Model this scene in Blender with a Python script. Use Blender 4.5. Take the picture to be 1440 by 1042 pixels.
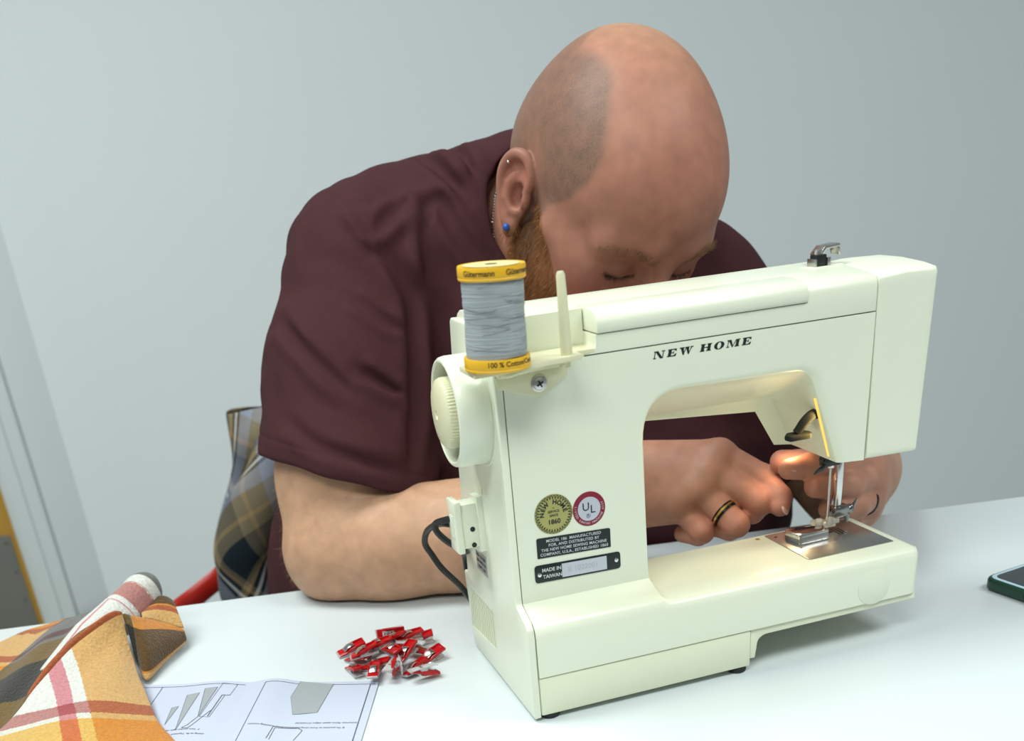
import bpy, bmesh, math, random
import numpy as np
from mathutils import Vector, Matrix, noise

for o in list(bpy.data.objects):
    bpy.data.objects.remove(o, do_unlink=True)
scene = bpy.context.scene
COL = scene.collection
PI = math.pi

# ------------------------------------------------------------------ camera
cam_d = bpy.data.cameras.new('camera')
cam = bpy.data.objects.new('camera', cam_d)
COL.objects.link(cam)
CAM_C = Vector((-0.0755, -0.6806, 0.3724))
_w = Vector((2.03853668, -0.38825995, 0.10670773))      # machine axes -> view axes (rotation vector)
YAW = 0.19383781                                        # the sewing machine stands turned by 11 degrees
_Rm = Matrix.Rotation(_w.length, 3, _w.normalized())
_Rw = _Rm @ Matrix.Rotation(-YAW, 3, 'Z')
cx, cy, cz = _Rw[0], _Rw[1], _Rw[2]
m3 = Matrix((cx, -cy, -cz)).transposed()
cam.matrix_world = Matrix.Translation(CAM_C) @ m3.to_4x4()
cam_d.sensor_fit = 'HORIZONTAL'
cam_d.sensor_width = 36.0
cam_d.lens = 1482.33 / 1440 * 36
cam_d.shift_y = (1027.17 - 521) / 1440
cam_d.clip_start = 0.02
cam_d.dof.use_dof = True
cam_d.dof.focus_distance = 0.80
cam_d.dof.aperture_fstop = 7.5
scene.camera = cam

# ------------------------------------------------------------------ light
world = bpy.data.worlds.new('world')
scene.world = world
world.use_nodes = True
bg = world.node_tree.nodes['Background']
bg.inputs[0].default_value = (0.80, 0.93, 1.0, 1)
bg.inputs[1].default_value = 0.24


def area_light(name, loc, rot, sx, sy, power, col):
    d = bpy.data.lights.new(name, 'AREA')
    d.shape = 'RECTANGLE'
    d.size, d.size_y = sx, sy
    d.energy = power
    d.color = col
    o = bpy.data.objects.new(name, d)
    COL.objects.link(o)
    o.location = loc
    o.rotation_euler = rot
    return o


area_light('ceiling_panel_light', (-0.9, 0.3, 1.86), (0, 0, 0), 1.2, 0.6, 42, (0.93, 1.0, 0.96))
area_light('ceiling_panel_light', (-0.6, -1.3, 1.86), (0, 0, 0), 1.2, 0.6, 38, (0.93, 1.0, 0.96))
area_light('ceiling_panel_light', (1.3, -0.6, 1.86), (0, 0, 0), 1.2, 0.6, 32, (0.93, 1.0, 0.96))
scene.view_settings.view_transform = 'Standard'
scene.view_settings.look = 'None'
scene.view_settings.gamma = 1.0
scene.view_settings.use_curve_mapping = False
scene.view_settings.exposure = -0.10

# ------------------------------------------------------------------ helpers
MATS = {}


def mat(name, color=(.8, .8, .8), rough=.5, metal=0.0, spec=.5, emit=None, trans=0.0, ior=1.45,
        bump=None, vary=None, sss=None, coat=0.0, sheen=0.0, alpha=1.0):
    """principled material; vary=(scale, amount) mottles the colour, bump=(scale, strength, detail)"""
    if name in MATS:
        return MATS[name]
    m = bpy.data.materials.new(name)
    m.use_nodes = True
    nt = m.node_tree
    b = nt.nodes['Principled BSDF']
    b.inputs['Base Color'].default_value = (*color, 1)
    b.inputs['Roughness'].default_value = rough
    b.inputs['Metallic'].default_value = metal
    b.inputs['Specular IOR Level'].default_value = spec
    b.inputs['IOR'].default_value = ior
    b.inputs['Transmission Weight'].default_value = trans
    b.inputs['Coat Weight'].default_value = coat
    b.inputs['Sheen Weight'].default_value = sheen
    b.inputs['Alpha'].default_value = alpha
    if sss:
        b.inputs['Subsurface Weight'].default_value = sss[0]
        b.inputs['Subsurface Radius'].default_value = sss[1]
        b.inputs['Subsurface Scale'].default_value = sss[2]
    if emit:
        b.inputs['Emission Color'].default_value = (*emit[0], 1)
        b.inputs['Emission Strength'].default_value = emit[1]
    tc = nt.nodes.new('ShaderNodeTexCoord')
    if vary:
        n = nt.nodes.new('ShaderNodeTexNoise')
        n.inputs['Scale'].default_value = vary[0]
        n.inputs['Detail'].default_value = 4
        nt.links.new(tc.outputs['Object'], n.inputs['Vector'])
        mx = nt.nodes.new('ShaderNodeMix')
        mx.data_type = 'RGBA'
        a = vary[1]
        mx.inputs[6].default_value = (*[c * (1 - a) for c in color], 1)
        mx.inputs[7].default_value = (*[min(1, c * (1 + a)) for c in color], 1)
        nt.links.new(n.outputs['Fac'], mx.inputs[0])
        nt.links.new(mx.outputs[2], b.inputs['Base Color'])
    if bump:
        n = nt.nodes.new('ShaderNodeTexNoise')
        n.inputs['Scale'].default_value = bump[0]
        n.inputs['Detail'].default_value = bump[2] if len(bump) > 2 else 3
        nt.links.new(tc.outputs['Object'], n.inputs['Vector'])
        bp = nt.nodes.new('ShaderNodeBump')
        bp.inputs['Strength'].default_value = bump[1]
        bp.inputs['Distance'].default_value = 0.002
        nt.links.new(n.outputs['Fac'], bp.inputs['Height'])
        nt.links.new(bp.outputs['Normal'], b.inputs['Normal'])
    MATS[name] = m
    return m


def link(name, me, m=None, parent=None, smooth=40, kind=None):
    o = bpy.data.objects.new(name, me)
    COL.objects.link(o)
    if m is not None and not me.materials:
        me.materials.append(m)
    if parent is not None:
        o.parent = parent
    if smooth:
        me.polygons.foreach_set('use_smooth', [True] * len(me.polygons))
        if smooth < 180:
            me.set_sharp_from_angle(angle=math.radians(smooth))
    if kind:
        o['kind'] = kind
    return o


def bm_mesh(bm, name='m', recalc=True):
    if recalc:
        bmesh.ops.recalc_face_normals(bm, faces=bm.faces)
    me = bpy.data.meshes.new(name)
    bm.to_mesh(me)
    bm.free()
    return me


def obj(name, bm, m=None, parent=None, smooth=40, kind=None, recalc=True):
    return link(name, bm_mesh(bm, name, recalc), m, parent, smooth, kind)


def tag(o, label=None, cat=None, group=None, kind=None):
    if label: o['label'] = label
    if cat: o['category'] = cat
    if group: o['group'] = group
    if kind: o['kind'] = kind
    return o


def empty(name, loc=(0, 0, 0), rz=0.0):
    o = bpy.data.objects.new(name, None)
    COL.objects.link(o)
    o.location = loc
    o.rotation_euler = (0, 0, rz)
    o.empty_display_size = .05
    return o


def bevel(bm, r, seg=3, ang=35):
    es = [e for e in bm.edges if len(e.link_faces) == 2 and e.calc_face_angle(0) > math.radians(ang)]
    if es and r > 0:
        bmesh.ops.bevel(bm, geom=es, offset=r, segments=seg, profile=.5, affect='EDGES', clamp_overlap=True)


def box(bm, lo, hi, r=0, seg=2, M=None):
    b = bmesh.new()
    bmesh.ops.create_cube(b, size=1)
    lo, hi = Vector(lo), Vector(hi)
    for v in b.verts:
        v.co = Vector(((v.co.x + .5) * (hi.x - lo.x) + lo.x, (v.co.y + .5) * (hi.y - lo.y) + lo.y, (v.co.z + .5) * (hi.z - lo.z) + lo.z))
    bevel(b, r, seg)
    join(bm, b, M)


def join(bm, b, M=None):
    if M is not None:
        b.transform(M)
    me = bpy.data.meshes.new('tmp')
    b.to_mesh(me)
    b.free()
    bm.from_mesh(me)
    bpy.data.meshes.remove(me)


def prism(bm, pts, a0, a1, axis='y', r=0, seg=2, ang=35, M=None):
    """polygon pts extruded along an axis; pts are the two other coordinates in order"""
    b = bmesh.new()

    def P(p, a):
        if axis == 'y': return (p[0], a, p[1])
        if axis == 'x': return (a, p[0], p[1])
        return (p[0], p[1], a)
    va = [b.verts.new(P(p, a0)) for p in pts]
    vb = [b.verts.new(P(p, a1)) for p in pts]
    n = len(pts)
    b.faces.new(va)
    b.faces.new(vb[::-1])
    for i in range(n):
        b.faces.new((va[i], vb[i], vb[(i + 1) % n], va[(i + 1) % n]))
    bmesh.ops.recalc_face_normals(b, faces=b.faces)
    bevel(b, r, seg, ang)
    join(bm, b, M)


def loft(bm, rings, cap=True, closed=True, M=None):
    b = bmesh.new()
    R = [[b.verts.new(p) for p in ring] for ring in rings]
    n = len(rings[0])
    for i in range(len(R) - 1):
        for j in range(n if closed else n - 1):
            k = (j + 1) % n
            b.faces.new((R[i][j], R[i][k], R[i + 1][k], R[i + 1][j]))
    if cap:
        b.faces.new(R[0][::-1])
        b.faces.new(R[-1])
    bmesh.ops.recalc_face_normals(b, faces=b.faces)
    join(bm, b, M)


def lathe(bm, prof, n=48, M=None, cap=True):
    """profile of (radius, height) turned about z"""
    rings = [[(r * math.cos(2 * PI * i / n), r * math.sin(2 * PI * i / n), h) for i in range(n)] for r, h in prof]
    loft(bm, rings, cap, True, M)


def tube(bm, pts, r, n=10, cap=True, smooth_pts=0, flat=1.0):
    """tube through points; r is a number or one per point; smooth_pts subdivides with a spline"""
    P = [Vector(p) for p in pts]
    rr = [r] * len(P) if not hasattr(r, '__len__') else list(r)
    if smooth_pts:
        Q, q = [], []
        for i in range(len(P) - 1):
            p0, p1, p2, p3 = P[max(i - 1, 0)], P[i], P[i + 1], P[min(i + 2, len(P) - 1)]
            for k in range(smooth_pts):
                t = k / smooth_pts
                Q.append(.5 * ((2 * p1) + (p2 - p0) * t + (2 * p0 - 5 * p1 + 4 * p2 - p3) * t * t + (3 * p1 - p0 - 3 * p2 + p3) * t ** 3))
                q.append(rr[i] * (1 - t) + rr[i + 1] * t)
        Q.append(P[-1]); q.append(rr[-1])
        P, rr = Q, q
    rings = []
    T = (P[1] - P[0]).normalized()
    up = Vector((0, 0, 1)) if abs(T.z) < .9 else Vector((1, 0, 0))
    N = (up - T * up.dot(T)).normalized()
    for i, p in enumerate(P):
        t = (P[min(i + 1, len(P) - 1)] - P[max(i - 1, 0)]).normalized()
        N = (N - t * N.dot(t)).normalized()
        B = t.cross(N)
        rings.append([p + rr[i] * (math.cos(2 * PI * k / n) * N + flat * math.sin(2 * PI * k / n) * B) for k in range(n)])
    loft(bm, rings, cap)


def arc(cx_, cy_, r, a0, a1, n):
    return [(cx_ + r * math.cos(a0 + (a1 - a0) * i / n), cy_ + r * math.sin(a0 + (a1 - a0) * i / n)) for i in range(n + 1)]


def round_poly(pts, rad, n=6):
    """rounds the corners of a 2-d polygon; rad a number or one per corner"""
    out = []
    N = len(pts)
    for i in range(N):
        p = Vector(pts[i]); a = Vector(pts[i - 1]); c = Vector(pts[(i + 1) % N])
        r = rad[i] if hasattr(rad, '__len__') else rad
        if r <= 0:
            out += [tuple(p)] * 1
            continue
        d0, d1 = (a - p).normalized(), (c - p).normalized()
        ang = d0.angle(d1)
        t = min(r / math.tan(ang / 2), (a - p).length * .49, (c - p).length * .49)
        p0, p1 = p + d0 * t, p + d1 * t
        for k in range(n + 1):
            s = k / n
            out.append(tuple((1 - s) ** 2 * p0 + 2 * s * (1 - s) * p + s * s * p1))
    return out


def boolean(o, cutters, op='DIFFERENCE'):
    """applies cutters (bmesh list) to an object's mesh"""
    tmp = []
    for c in cutters:
        t = bpy.data.objects.new('cut', bm_mesh(c))
        COL.objects.link(t)
        tmp.append(t)
        md = o.modifiers.new('b', 'BOOLEAN')
        md.operation = op
        md.object = t
        md.solver = 'EXACT'
        t.matrix_world = Matrix.Identity(4)
    par = o.parent
    o.parent = None
    dg = bpy.context.evaluated_depsgraph_get()
    dg.update()
    me = bpy.data.meshes.new_from_object(o.evaluated_get(dg))
    old = o.data
    o.modifiers.clear()
    o.data = me
    for m in old.materials:
        if not me.materials:
            me.materials.append(m)
    o.parent = par
    for t in tmp:
        bpy.data.objects.remove(t, do_unlink=True)
    me.polygons.foreach_set('use_smooth', [True] * len(me.polygons))
    me.set_sharp_from_angle(angle=math.radians(32))
    return o


def text_bm(s, size, bold=0.0, align='CENTER', spacing=1.0, thick=0.0):
    """lettering as a flat mesh in the xy plane"""
    cu = bpy.data.curves.new('t', 'FONT')
    cu.body = s
    cu.size = size
    cu.align_x = align
    cu.align_y = 'CENTER'
    cu.offset = bold
    cu.space_character = spacing
    cu.resolution_u = 3
    cu.extrude = thick
    t = bpy.data.objects.new('t', cu)
    COL.objects.link(t)
    dg = bpy.context.evaluated_depsgraph_get()
    me = bpy.data.meshes.new_from_object(t.evaluated_get(dg))
    bpy.data.objects.remove(t, do_unlink=True)
    b = bmesh.new()
    b.from_mesh(me)
    bpy.data.meshes.remove(me)
    return b


def disc(bm, r, n=48, r0=0.0, M=None, z=0.0):
    b = bmesh.new()
    A = [b.verts.new((r * math.cos(2 * PI * i / n), r * math.sin(2 * PI * i / n), z)) for i in range(n)]
    if r0 > 0:
        B = [b.verts.new((r0 * math.cos(2 * PI * i / n), r0 * math.sin(2 * PI * i / n), z)) for i in range(n)]
        for i in range(n):
            b.faces.new((A[i], A[(i + 1) % n], B[(i + 1) % n], B[i]))
    else:
        b.faces.new(A)
    join(bm, b, M)

# ------------------------------------------------------------------ the setting
M_WALL = mat('wall_paint', (.78, .83, .84), .75, vary=(1.2, .03), bump=(120, .05))
M_TRIM = mat('trim_paint', (.72, .77, .77), .45)
M_TABLE = mat('table_laminate', (.64, .69, .71), .32, spec=.4)
M_FLOOR = mat('floor_vinyl', (.38, .37, .35), .5, vary=(6, .15))
FZ = -0.74
b = bmesh.new(); box(b, (-3.2, -3.0, FZ - .05), (4.2, 3.2, FZ)); obj('floor', b, M_FLOOR, kind='structure')
b = bmesh.new(); box(b, (-0.93, 2.20, FZ), (4.2, 2.30, 2.0)); obj('wall_back', b, M_WALL, kind='structure')
# wall return and the door side
b = bmesh.new()
prism(b, [(-0.995, 2.135), (-0.905, 2.215), (-0.905, 2.30), (-1.01, 2.30)], FZ, 2.0, 'z', r=.003)
obj('wall_corner', b, M_WALL, kind='structure')
b = bmesh.new(); box(b, (-3.2, 2.16, 1.35), (-0.99, 2.30, 2.0)); obj('wall_left', b, M_WALL, kind='structure')
b = bmesh.new(); box(b, (-3.2, 2.16, FZ), (-2.1, 2.30, 1.35)); obj('wall_door_side', b, M_WALL, kind='structure')
b = bmesh.new(); box(b, (-3.3, -3.0, FZ), (-3.2, 2.3, 2.0)); obj('wall_far_left', b, M_WALL, kind='structure')
b = bmesh.new(); box(b, (4.2, -3.0, FZ), (4.3, 2.3, 2.0)); obj('wall_right', b, M_WALL, kind='structure')
b = bmesh.new()
box(b, (-1.085, 2.118, FZ), (-0.997, 2.24, 1.35), .004)
box(b, (-1.072, 2.108, FZ), (-1.03, 2.125, 1.35), .003)
box(b, (-2.1, 2.118, 1.30), (-0.997, 2.24, 1.40), .004)
obj('trim_1', b, M_TRIM, kind='structure')
M_DOOR = mat('door_oak', (.56, .31, .05), .45, vary=(14, .12))
M_KICK = mat('kick_plate_metal', (.30, .30, .27), .35, metal=.8)
b = bmesh.new(); box(b, (-2.05, 2.16, FZ + .01), (-1.088, 2.20, 1.30), .002); dr = obj('door_1', b, M_DOOR, kind='structure')
b = bmesh.new(); box(b, (-2.03, 2.156, FZ + .02), (-1.113, 2.1605, -0.40), .0008); kp = obj('kick_plate', b, M_KICK, dr)
M_SCREW = mat('screw_steel', (.25, .25, .24), .35, metal=.9)
for zz in (-.42, -.50, -.58, -.66):
    b = bmesh.new(); lathe(b, [(.0055, 0), (.005, .0015), (.0, .002)], 12, Matrix.Translation((-1.127, 2.156, zz)) @ Matrix.Rotation(PI / 2, 4, 'X')); obj('screw', b, M_SCREW, kp)
M_BASE = mat('baseboard_rubber', (.012, .015, .015), .5)
b = bmesh.new(); prism(b, [(-0.999, 2.128), (-0.9, 2.215), (-0.9, 2.2), (-0.99, 2.120)], FZ, FZ + .10, 'z', r=.0015)
obj('baseboard_back', b, M_BASE, kind='structure')

# table
tb = empty('table', (0, 0, FZ))
tag(tb, 'long white laminate work table the sewing machine stands on', 'table')
b = bmesh.new(); box(b, (-1.0, -0.42, .715), (1.05, .3495, .74), .002); obj('tabletop', b, M_TABLE, tb)
M_LEG = mat('table_leg_steel', (.55, .57, .58), .35, metal=.7)
for sx in (-.93, .98):
    for sy in (-.36, .28):
        b = bmesh.new(); tube(b, [(sx, sy, .0), (sx, sy, .716)], .02, 14); obj('leg', b, M_LEG, tb)
b = bmesh.new(); box(b, (-.93, -.365, .66), (.98, -.345, .714), .001); box(b, (-.93, .275, .66), (.98, .295, .714), .001); obj('rail', b, M_LEG, tb)

# ------------------------------------------------------------------ sewing machine (measured in its own frame, then scaled by S)
S = 0.325 / 0.37
M_IV = mat('ivory_plastic', (.765, .79, .64), .28, spec=.5, vary=(5, .015))
M_IV2 = mat('aged_ivory_plastic', (.70, .675, .45), .32, spec=.5, vary=(8, .03))
M_IVB = mat('base_ivory_plastic', (.755, .77, .585), .32, spec=.5, vary=(6, .02))
M_CHROME = mat('chrome', (.75, .74, .72), .12, metal=1)
M_STEEL = mat('brushed_steel', (.55, .53, .51), .30, metal=1, vary=(60, .08))
M_BLACKP = mat('black_plastic', (.012, .014, .014), .38)
M_RUB = mat('black_rubber', (.015, .015, .015), .6)
M_INK = mat('black_ink', (.012, .014, .014), .5)
SM = empty('sewing_machine', (0, 0, 0), YAW)
tag(SM, 'ivory sewing machine seen from behind with handwheel, needle and a spool on its bracket', 'sewing machine')


def part(name, b, m, parent=None, smooth=35, label=None, recalc=True):
    b.transform(Matrix.Scale(S, 4))
    o = obj(name, b, m, parent or SM, smooth, recalc=recalc)
    if label: o['label'] = label
    return o


def rot_to(axis, loc):
    """matrix taking local z to an axis"""
    q = Vector((0, 0, 1)).rotation_difference(Vector(axis))
    return Matrix.Translation(loc) @ q.to_matrix().to_4x4()


# base shell: sections along x
def base_sec(x, h, yf, ins=0.0, zt=0.0):
    """h=1 high shoulder under the column, 0 flat bed"""
    z = .083 - zt
    lo = [(ins, .0405), (ins, .0740), (ins + .0012, .0788), (ins + .0040, .0815), (ins + .0080, z), (.028, z), (yf - .006, z), (yf - .0015, z - .0015), (yf, z - .006), (yf, .0405)]
    hi = [(ins, .0405), (ins, .0760), (ins + .0018, .0828), (ins + .0062, .0870), (.0120, .0893), (.0285, .0962), (yf - .006, .0962), (yf - .0015, .0947), (yf, .09), (yf, .0405)]
    return [(x, a[0] * (1 - h) + b_[0] * h, a[1] * (1 - h) + b_[1] * h) for a, b_ in zip(lo, hi)]


rings = [base_sec(.0045, 1, .160), base_sec(.118, 1, .160), base_sec(.1195, .75, .155), base_sec(.1225, .32, .13), base_sec(.126, .08, .115), base_sec(.131, 0, .1085),
         base_sec(.362, 0, .1085)]
for k in range(1, 7):
    a = k / 6 * PI / 2
    e = .007 * (1 - math.cos(a))
    rings.append(base_sec(.362 + .008 * math.sin(a), 0, .1085 - e, e, e * .6))
b = bmesh.new(); loft(b, rings)
base = part('base_shell', b, M_IV, smooth=40)
# lower covers
b = bmesh.new()
prism(b, [(.0045, .005), (.2005, .006), (.2005, .0396), (.0045, .0396)], .0008, .158, 'y', r=.0012)
part('base_cover', b, M_IVB)
b = bmesh.new()
prism(b, round_poly([(.2012, .0396), (.3688, .0396), (.3685, .0340), (.2145, .0325), (.2085, .0290), (.2060, .012), (.2012, .012)], [0, 0, .001, .01, .01, .001, 0], 5), .0022, .106, 'y', r=.0007)
part('bed_underside_cover', b, M_IVB)
for (x, y) in ((.014, .010), (.192, .010), (.014, .146), (.192, .10)):
    b = bmesh.new(); lathe(b, [(.0075, 0), (.0085, .001), (.0085, .0065)], 20, Matrix.Translation((x, y, 0)))
    part('rubber_foot', b, M_RUB)
# round cap on the bed's back
b = bmesh.new(); lathe(b, [(.0163, -.002), (.0163, .00025), (.0160, .0004), (.0, .0004)], 48, rot_to((0, -1, 0), (.3226, 0, .0552)))
part('bed_cap', b, M_IV)

# housing: column, arm and needle head, lofted from the back outline to the front outline
def c_outline(back):
    if back:
        inner = round_poly([(.118, .080), (.118, .2475), (.268, .2440), (.2985, .1632)], [0, .036, .020, 0], 10)
        rest = [(.2985, .1632), (.3228, .1622), (.3242, .2824), (.0047, .2824), (.0047, .080)]
    else:
        inner = round_poly([(.118, .080), (.118, .2090), (.2850, .2075), (.3090, .1590)], [0, .030, .012, 0], 10)
        rest = [(.3090, .1590), (.3228, .1585), (.3242, .2824), (.0047, .2824), (.0047, .080)]
    return inner + rest[1:]


def mixo(t):
    A, B = c_outline(True), c_outline(False)
    return [(a[0] * (1 - t) + c[0] * t, a[1] * (1 - t) + c[1] * t) for a, c in zip(A, B)]


O0 = mixo(0)
n_in = len(O0) - 4


def housing_ring(y, t, grow):
    O = mixo(t)
    out = []
    for i, p in enumerate(O):
        x, z = p
        if 0 < i < n_in - 1 and grow:
            a, c = Vector(O[i - 1]), Vector(O[i + 1])
            d = (c - a).normalized()
            nx, nz = -d.y, d.x
            w = 1.0 if z > .12 else max(0, (z - .09) / .03)
            big = 1 + 1.6 * max(0, min(1, (x - .24) / .04)) * max(0, min(1, (z - .15) / .05))
            x += nx * grow * w * big; z += nz * grow * w * big
        elif i == n_in - 1 and grow:
            x += -grow * -1.0 * 2.2
        out.append((x, y, z))
    return out


rr = .0055
rings = []
for k in range(0, 7):
    a = k / 6 * PI / 2
    rings.append(housing_ring(.0285 + rr * (1 - math.cos(a)) * (1.0), 0.0, rr * (1 - math.sin(a))))
rings += [housing_ring(.050, .20, 0), housing_ring(.08, .62, 0), housing_ring(.112, .97, 0), housing_ring(.122, 1, 0), housing_ring(.130, 1, -.006)]
b = bmesh.new(); loft(b, rings, cap=True)
# column front bulge
prism(b, [(.100, .09), (.163, .09), (.158, .19), (.137, .2824), (.100, .2824)], .0048, .112, 'x', r=.004)
housing = part('housing', b, M_IV, smooth=38)

# top cover
def dome(pts):
    return pts


prof = [(.0285, .2832), (.0285, .3030), (.0300, .3070), (.0335, .3100), (.040, .3118), (.075, .3150), (.105, .3160), (.124, .3150), (.132, .3115), (.136, .306), (.1375, .2832)]
b = bmesh.new(); prism(b, prof, .0030, .3243, 'x', r=.0007, ang=50)
top = part('top_cover', b, M_IV)
c1 = bmesh.new()
prism(c1, round_poly([(-.01, .2838), (.0800, .2838), (.0815, .36), (-.01, .36)], [0, .007, 0, 0], 6), .0, .0540, 'y', r=0)
c1.transform(Matrix.Scale(S, 4))
c2 = bmesh.new(); box(c2, (.0800, .02, .2968), (.2605, .064, .34)); c2.transform(Matrix.Scale(S, 4))
boolean(top, [c1, c2])
# carrying handle lid
lp = [(.0275, .2974), (.0262, .2995), (.0258, .3030), (.0268, .3075), (.0300, .3110), (.0350, .3132), (.0635, .3144), (.0635, .2974)]
b = bmesh.new(); prism(b, lp, .0806, .2599, 'x', r=.0009, ang=50)
part('carrying_handle', b, M_IV)
# strip left of the pocket and the pocket wall corner
b = bmesh.new(); prism(b, round_poly([(.0, .2836), (.0795, .2836), (.0795, .2875), (.0, .2875)], 0), .0285, .0540, 'y', r=.001)
part('spool_pocket_floor', b, M_IV2)

# face cover at the needle end
hp = round_poly([(.3252, .1626), (.3768, .1614), (.3812, .3075), (.3800, .3100), (.352, .3110), (.3252, .3090)], [.0008, .003, .002, .002, 0, .0008], 4)
b = bmesh.new()
rings = []
for (y, e, dz) in ((.0285, .0075, -.0080), (.0285, .0022, -.0030), (.0292, .0008, -.0010), (.0310, 0, .0005), (.045, 0, .0028), (.075, 0, .0050), (.105, 0, .0050), (.122, .001, .0030), (.130, .005, -.001), (.1335, .012, -.007)):
    rg = []
    for (x, z) in hp:
        fx = max(0, (x - .3252) / .056)
        rg.append((x - e * fx, y, z + (dz if z > .24 else (e * .8))))
    rings.append(rg)
loft(b, rings)
part('face_cover', b, M_IV, smooth=40)

# side cover
sp = [(.0012, .0030), (.0008, .0760), (.0022, .0836), (.0065, .0885), (.0265, .0966), (.0276, .100), (.0280, .2830), (.0535, .2836), (.0535, .3060), (.0560, .3090), (.1345, .3090), (.1385, .3060),
      (.1640, .178), (.1730, .082), (.1745, .079), (.1850, .0775), (.1860, .0740), (.1765, .0030)]
b = bmesh.new(); prism(b, sp, -.0022, .0040, 'x', r=.0013, seg=3, ang=20)
side = part('side_cover', b, M_IV)
vent = [(.0965, .0655), (.0965, .0285), (.1765, .0225), (.1715, .0655)]
c = bmesh.new(); prism(c, vent, -.01, .0022, 'x'); c.transform(Matrix.Scale(S, 4))
c3 = bmesh.new(); lathe(c3, [(.0032, -.006), (.0032, .0008)], 16, rot_to((1, 0, 0), (-.002, .0935, .1759))); c3.transform(Matrix.Scale(S, 4))
boolean(side, [c, c3])
b = bmesh.new()
for k in range(12):
    t = (k + .5) / 12
    y0, y1 = .0965 + .0757 * t, .0965 + .080 * t
    zb = .0285 - .006 * t
    w = .0013
    prism(b, [(y0 - w, .0655), (y1 - w, zb), (y1 + w, zb), (y0 + w, .0655)], -.0019, .0030, 'x')
part('vent_grille', b, M_IVB, side)['kind'] = 'stuff'

# handwheel
WH = Matrix.Translation((0, .078, .247))
RX = Matrix.Rotation(-PI / 2, 4, 'Y')          # local z -> -x
b = bmesh.new()
lathe(b, [(.0300, .001), (.0412, .002), (.0424, .005), (.0424, .024), (.0418, .0275), (.0405, .0292), (.0390, .0296), (.0378, .0285), (.0370, .012), (.012, .010), (.012, .001)], 72, WH @ RX)
hw = part('handwheel', b, M_IV)
b = bmesh.new()
R_ = []
N = 192
for r, h, kn in [(.020, .013, 0), (.0262, .0145, 1), (.0272, .0165, 1), (.0272, .0300, 1), (.0262, .0325, 0), (.0235, .0345, 0), (.0150, .0362, 0), (.0040, .0368, 0), (.0034, .0362, 0), (.0030, .034, 0)]:
    R_.append([((r - (.0007 if (kn and i % 3 == 0) else 0)) * math.cos(2 * PI * i / N), (r - (.0007 if (kn and i % 3 == 0) else 0)) * math.sin(2 * PI * i / N), h) for i in range(N)])
loft(b, R_, M=WH @ Matrix.Translation((0, 0, 0)) @ RX)
part('stop_motion_knob', b, M_IV2, hw)
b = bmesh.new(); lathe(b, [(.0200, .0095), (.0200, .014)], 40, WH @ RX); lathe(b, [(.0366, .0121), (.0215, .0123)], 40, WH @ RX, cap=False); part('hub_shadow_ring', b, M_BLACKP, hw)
# collar on the side cover around the wheel
b = bmesh.new(); lathe(b, [(.0460, -.001), (.0455, .0016), (.0445, .0030), (.0425, .0030)], 64, WH @ RX); part('wheel_collar', b, M_IV)

# terminal plug and cord
b = bmesh.new()
prism(b, [(.0955, .1230), (.1190, .1215), (.1190, .1690), (.0955, .1715)], -.0075, 0, 'x', r=.0012)
part('terminal_socket', b, M_IV)
b = bmesh.new()
box(b, (-.024, .098, .1275), (-.007, .1165, .1660), .001)
for zc in (.1395, .1535):
    pass
pts = [(.0945, .1245), (.1200, .1235), (.1200, .1265), (.1190, .1320), (.1190, .1580), (.1200, .1640), (.1200, .1690), (.0945, .1700), (.0945, .1665), (.0957, .1610), (.0957, .1335), (.0945, .1285)]
prism(b, pts, -.0275, -.0215, 'x', r=.0012)
for yc in (.1030, .1085):
    box(b, (-.0286, yc - .0012, .1370), (-.0270, yc + .0012, .1570), .0005)
pl = part('terminal_plug', b, M_IV)
b = bmesh.new()
for zc in (.1440, .1300):
    lathe(b, [(.0022, 0), (.0022, .0006)], 12, rot_to((0, -1, 0), (-.0125, .0982, zc)))
part('pin_hole', b, M_BLACKP, pl)
b = bmesh.new()
cp = [(-.018, .114, .1440), (-.022, .1197, .1436), (-.030, .146, .1385), (-.0355, .172, .1260), (-.0365, .186, .1100), (-.031, .186, .0970), (-.024, .1825, .0834), (-.006, .1895, .0589), (.010, .200, .030), (.03, .215, .0055), (.10, .24, .0055)]
tube(b, cp, .0030, 10, smooth_pts=6)
cp = [(-.018, .112, .1510), (-.028, .118, .1500), (-.036, .134, .1430), (-.035, .136, .1350), (-.028, .135, .1260), (-.020, .1373, .1186), (-.008, .1480, .1080), (.001, .190, .0900), (.008, .205, .04), (.02, .21, .0058), (.10, .2335, .0055)]
tube(b, cp, .0030, 10, smooth_pts=6)
part('power_cord', b, M_BLACKP)
# silver rating label on the side cover
M_SILV = mat('silver_label', (.42, .42, .42), .35, metal=.5)
b = bmesh.new(); prism(b, [(.1015, .0965), (.1335, .0960), (.1335, .1140), (.1015, .1150)], -.0027, -.0020, 'x')
sl = part('rating_label', b, M_SILV)
b = bmesh.new()
for k, s_ in enumerate(('0.8A 110-120V', '60Hz MOTOR', 'LIGHT 15W')):
    join(b, text_bm(s_, .0044, .00008), Matrix.Translation((-.00285, .1175, .1107 - .0052 * k)) @ Matrix.Rotation(-PI / 2, 4, 'Z') @ Matrix.Rotation(PI / 2, 4, 'X'))
part('rating_print', b, M_INK, sl, smooth=0, recalc=False)

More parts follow.
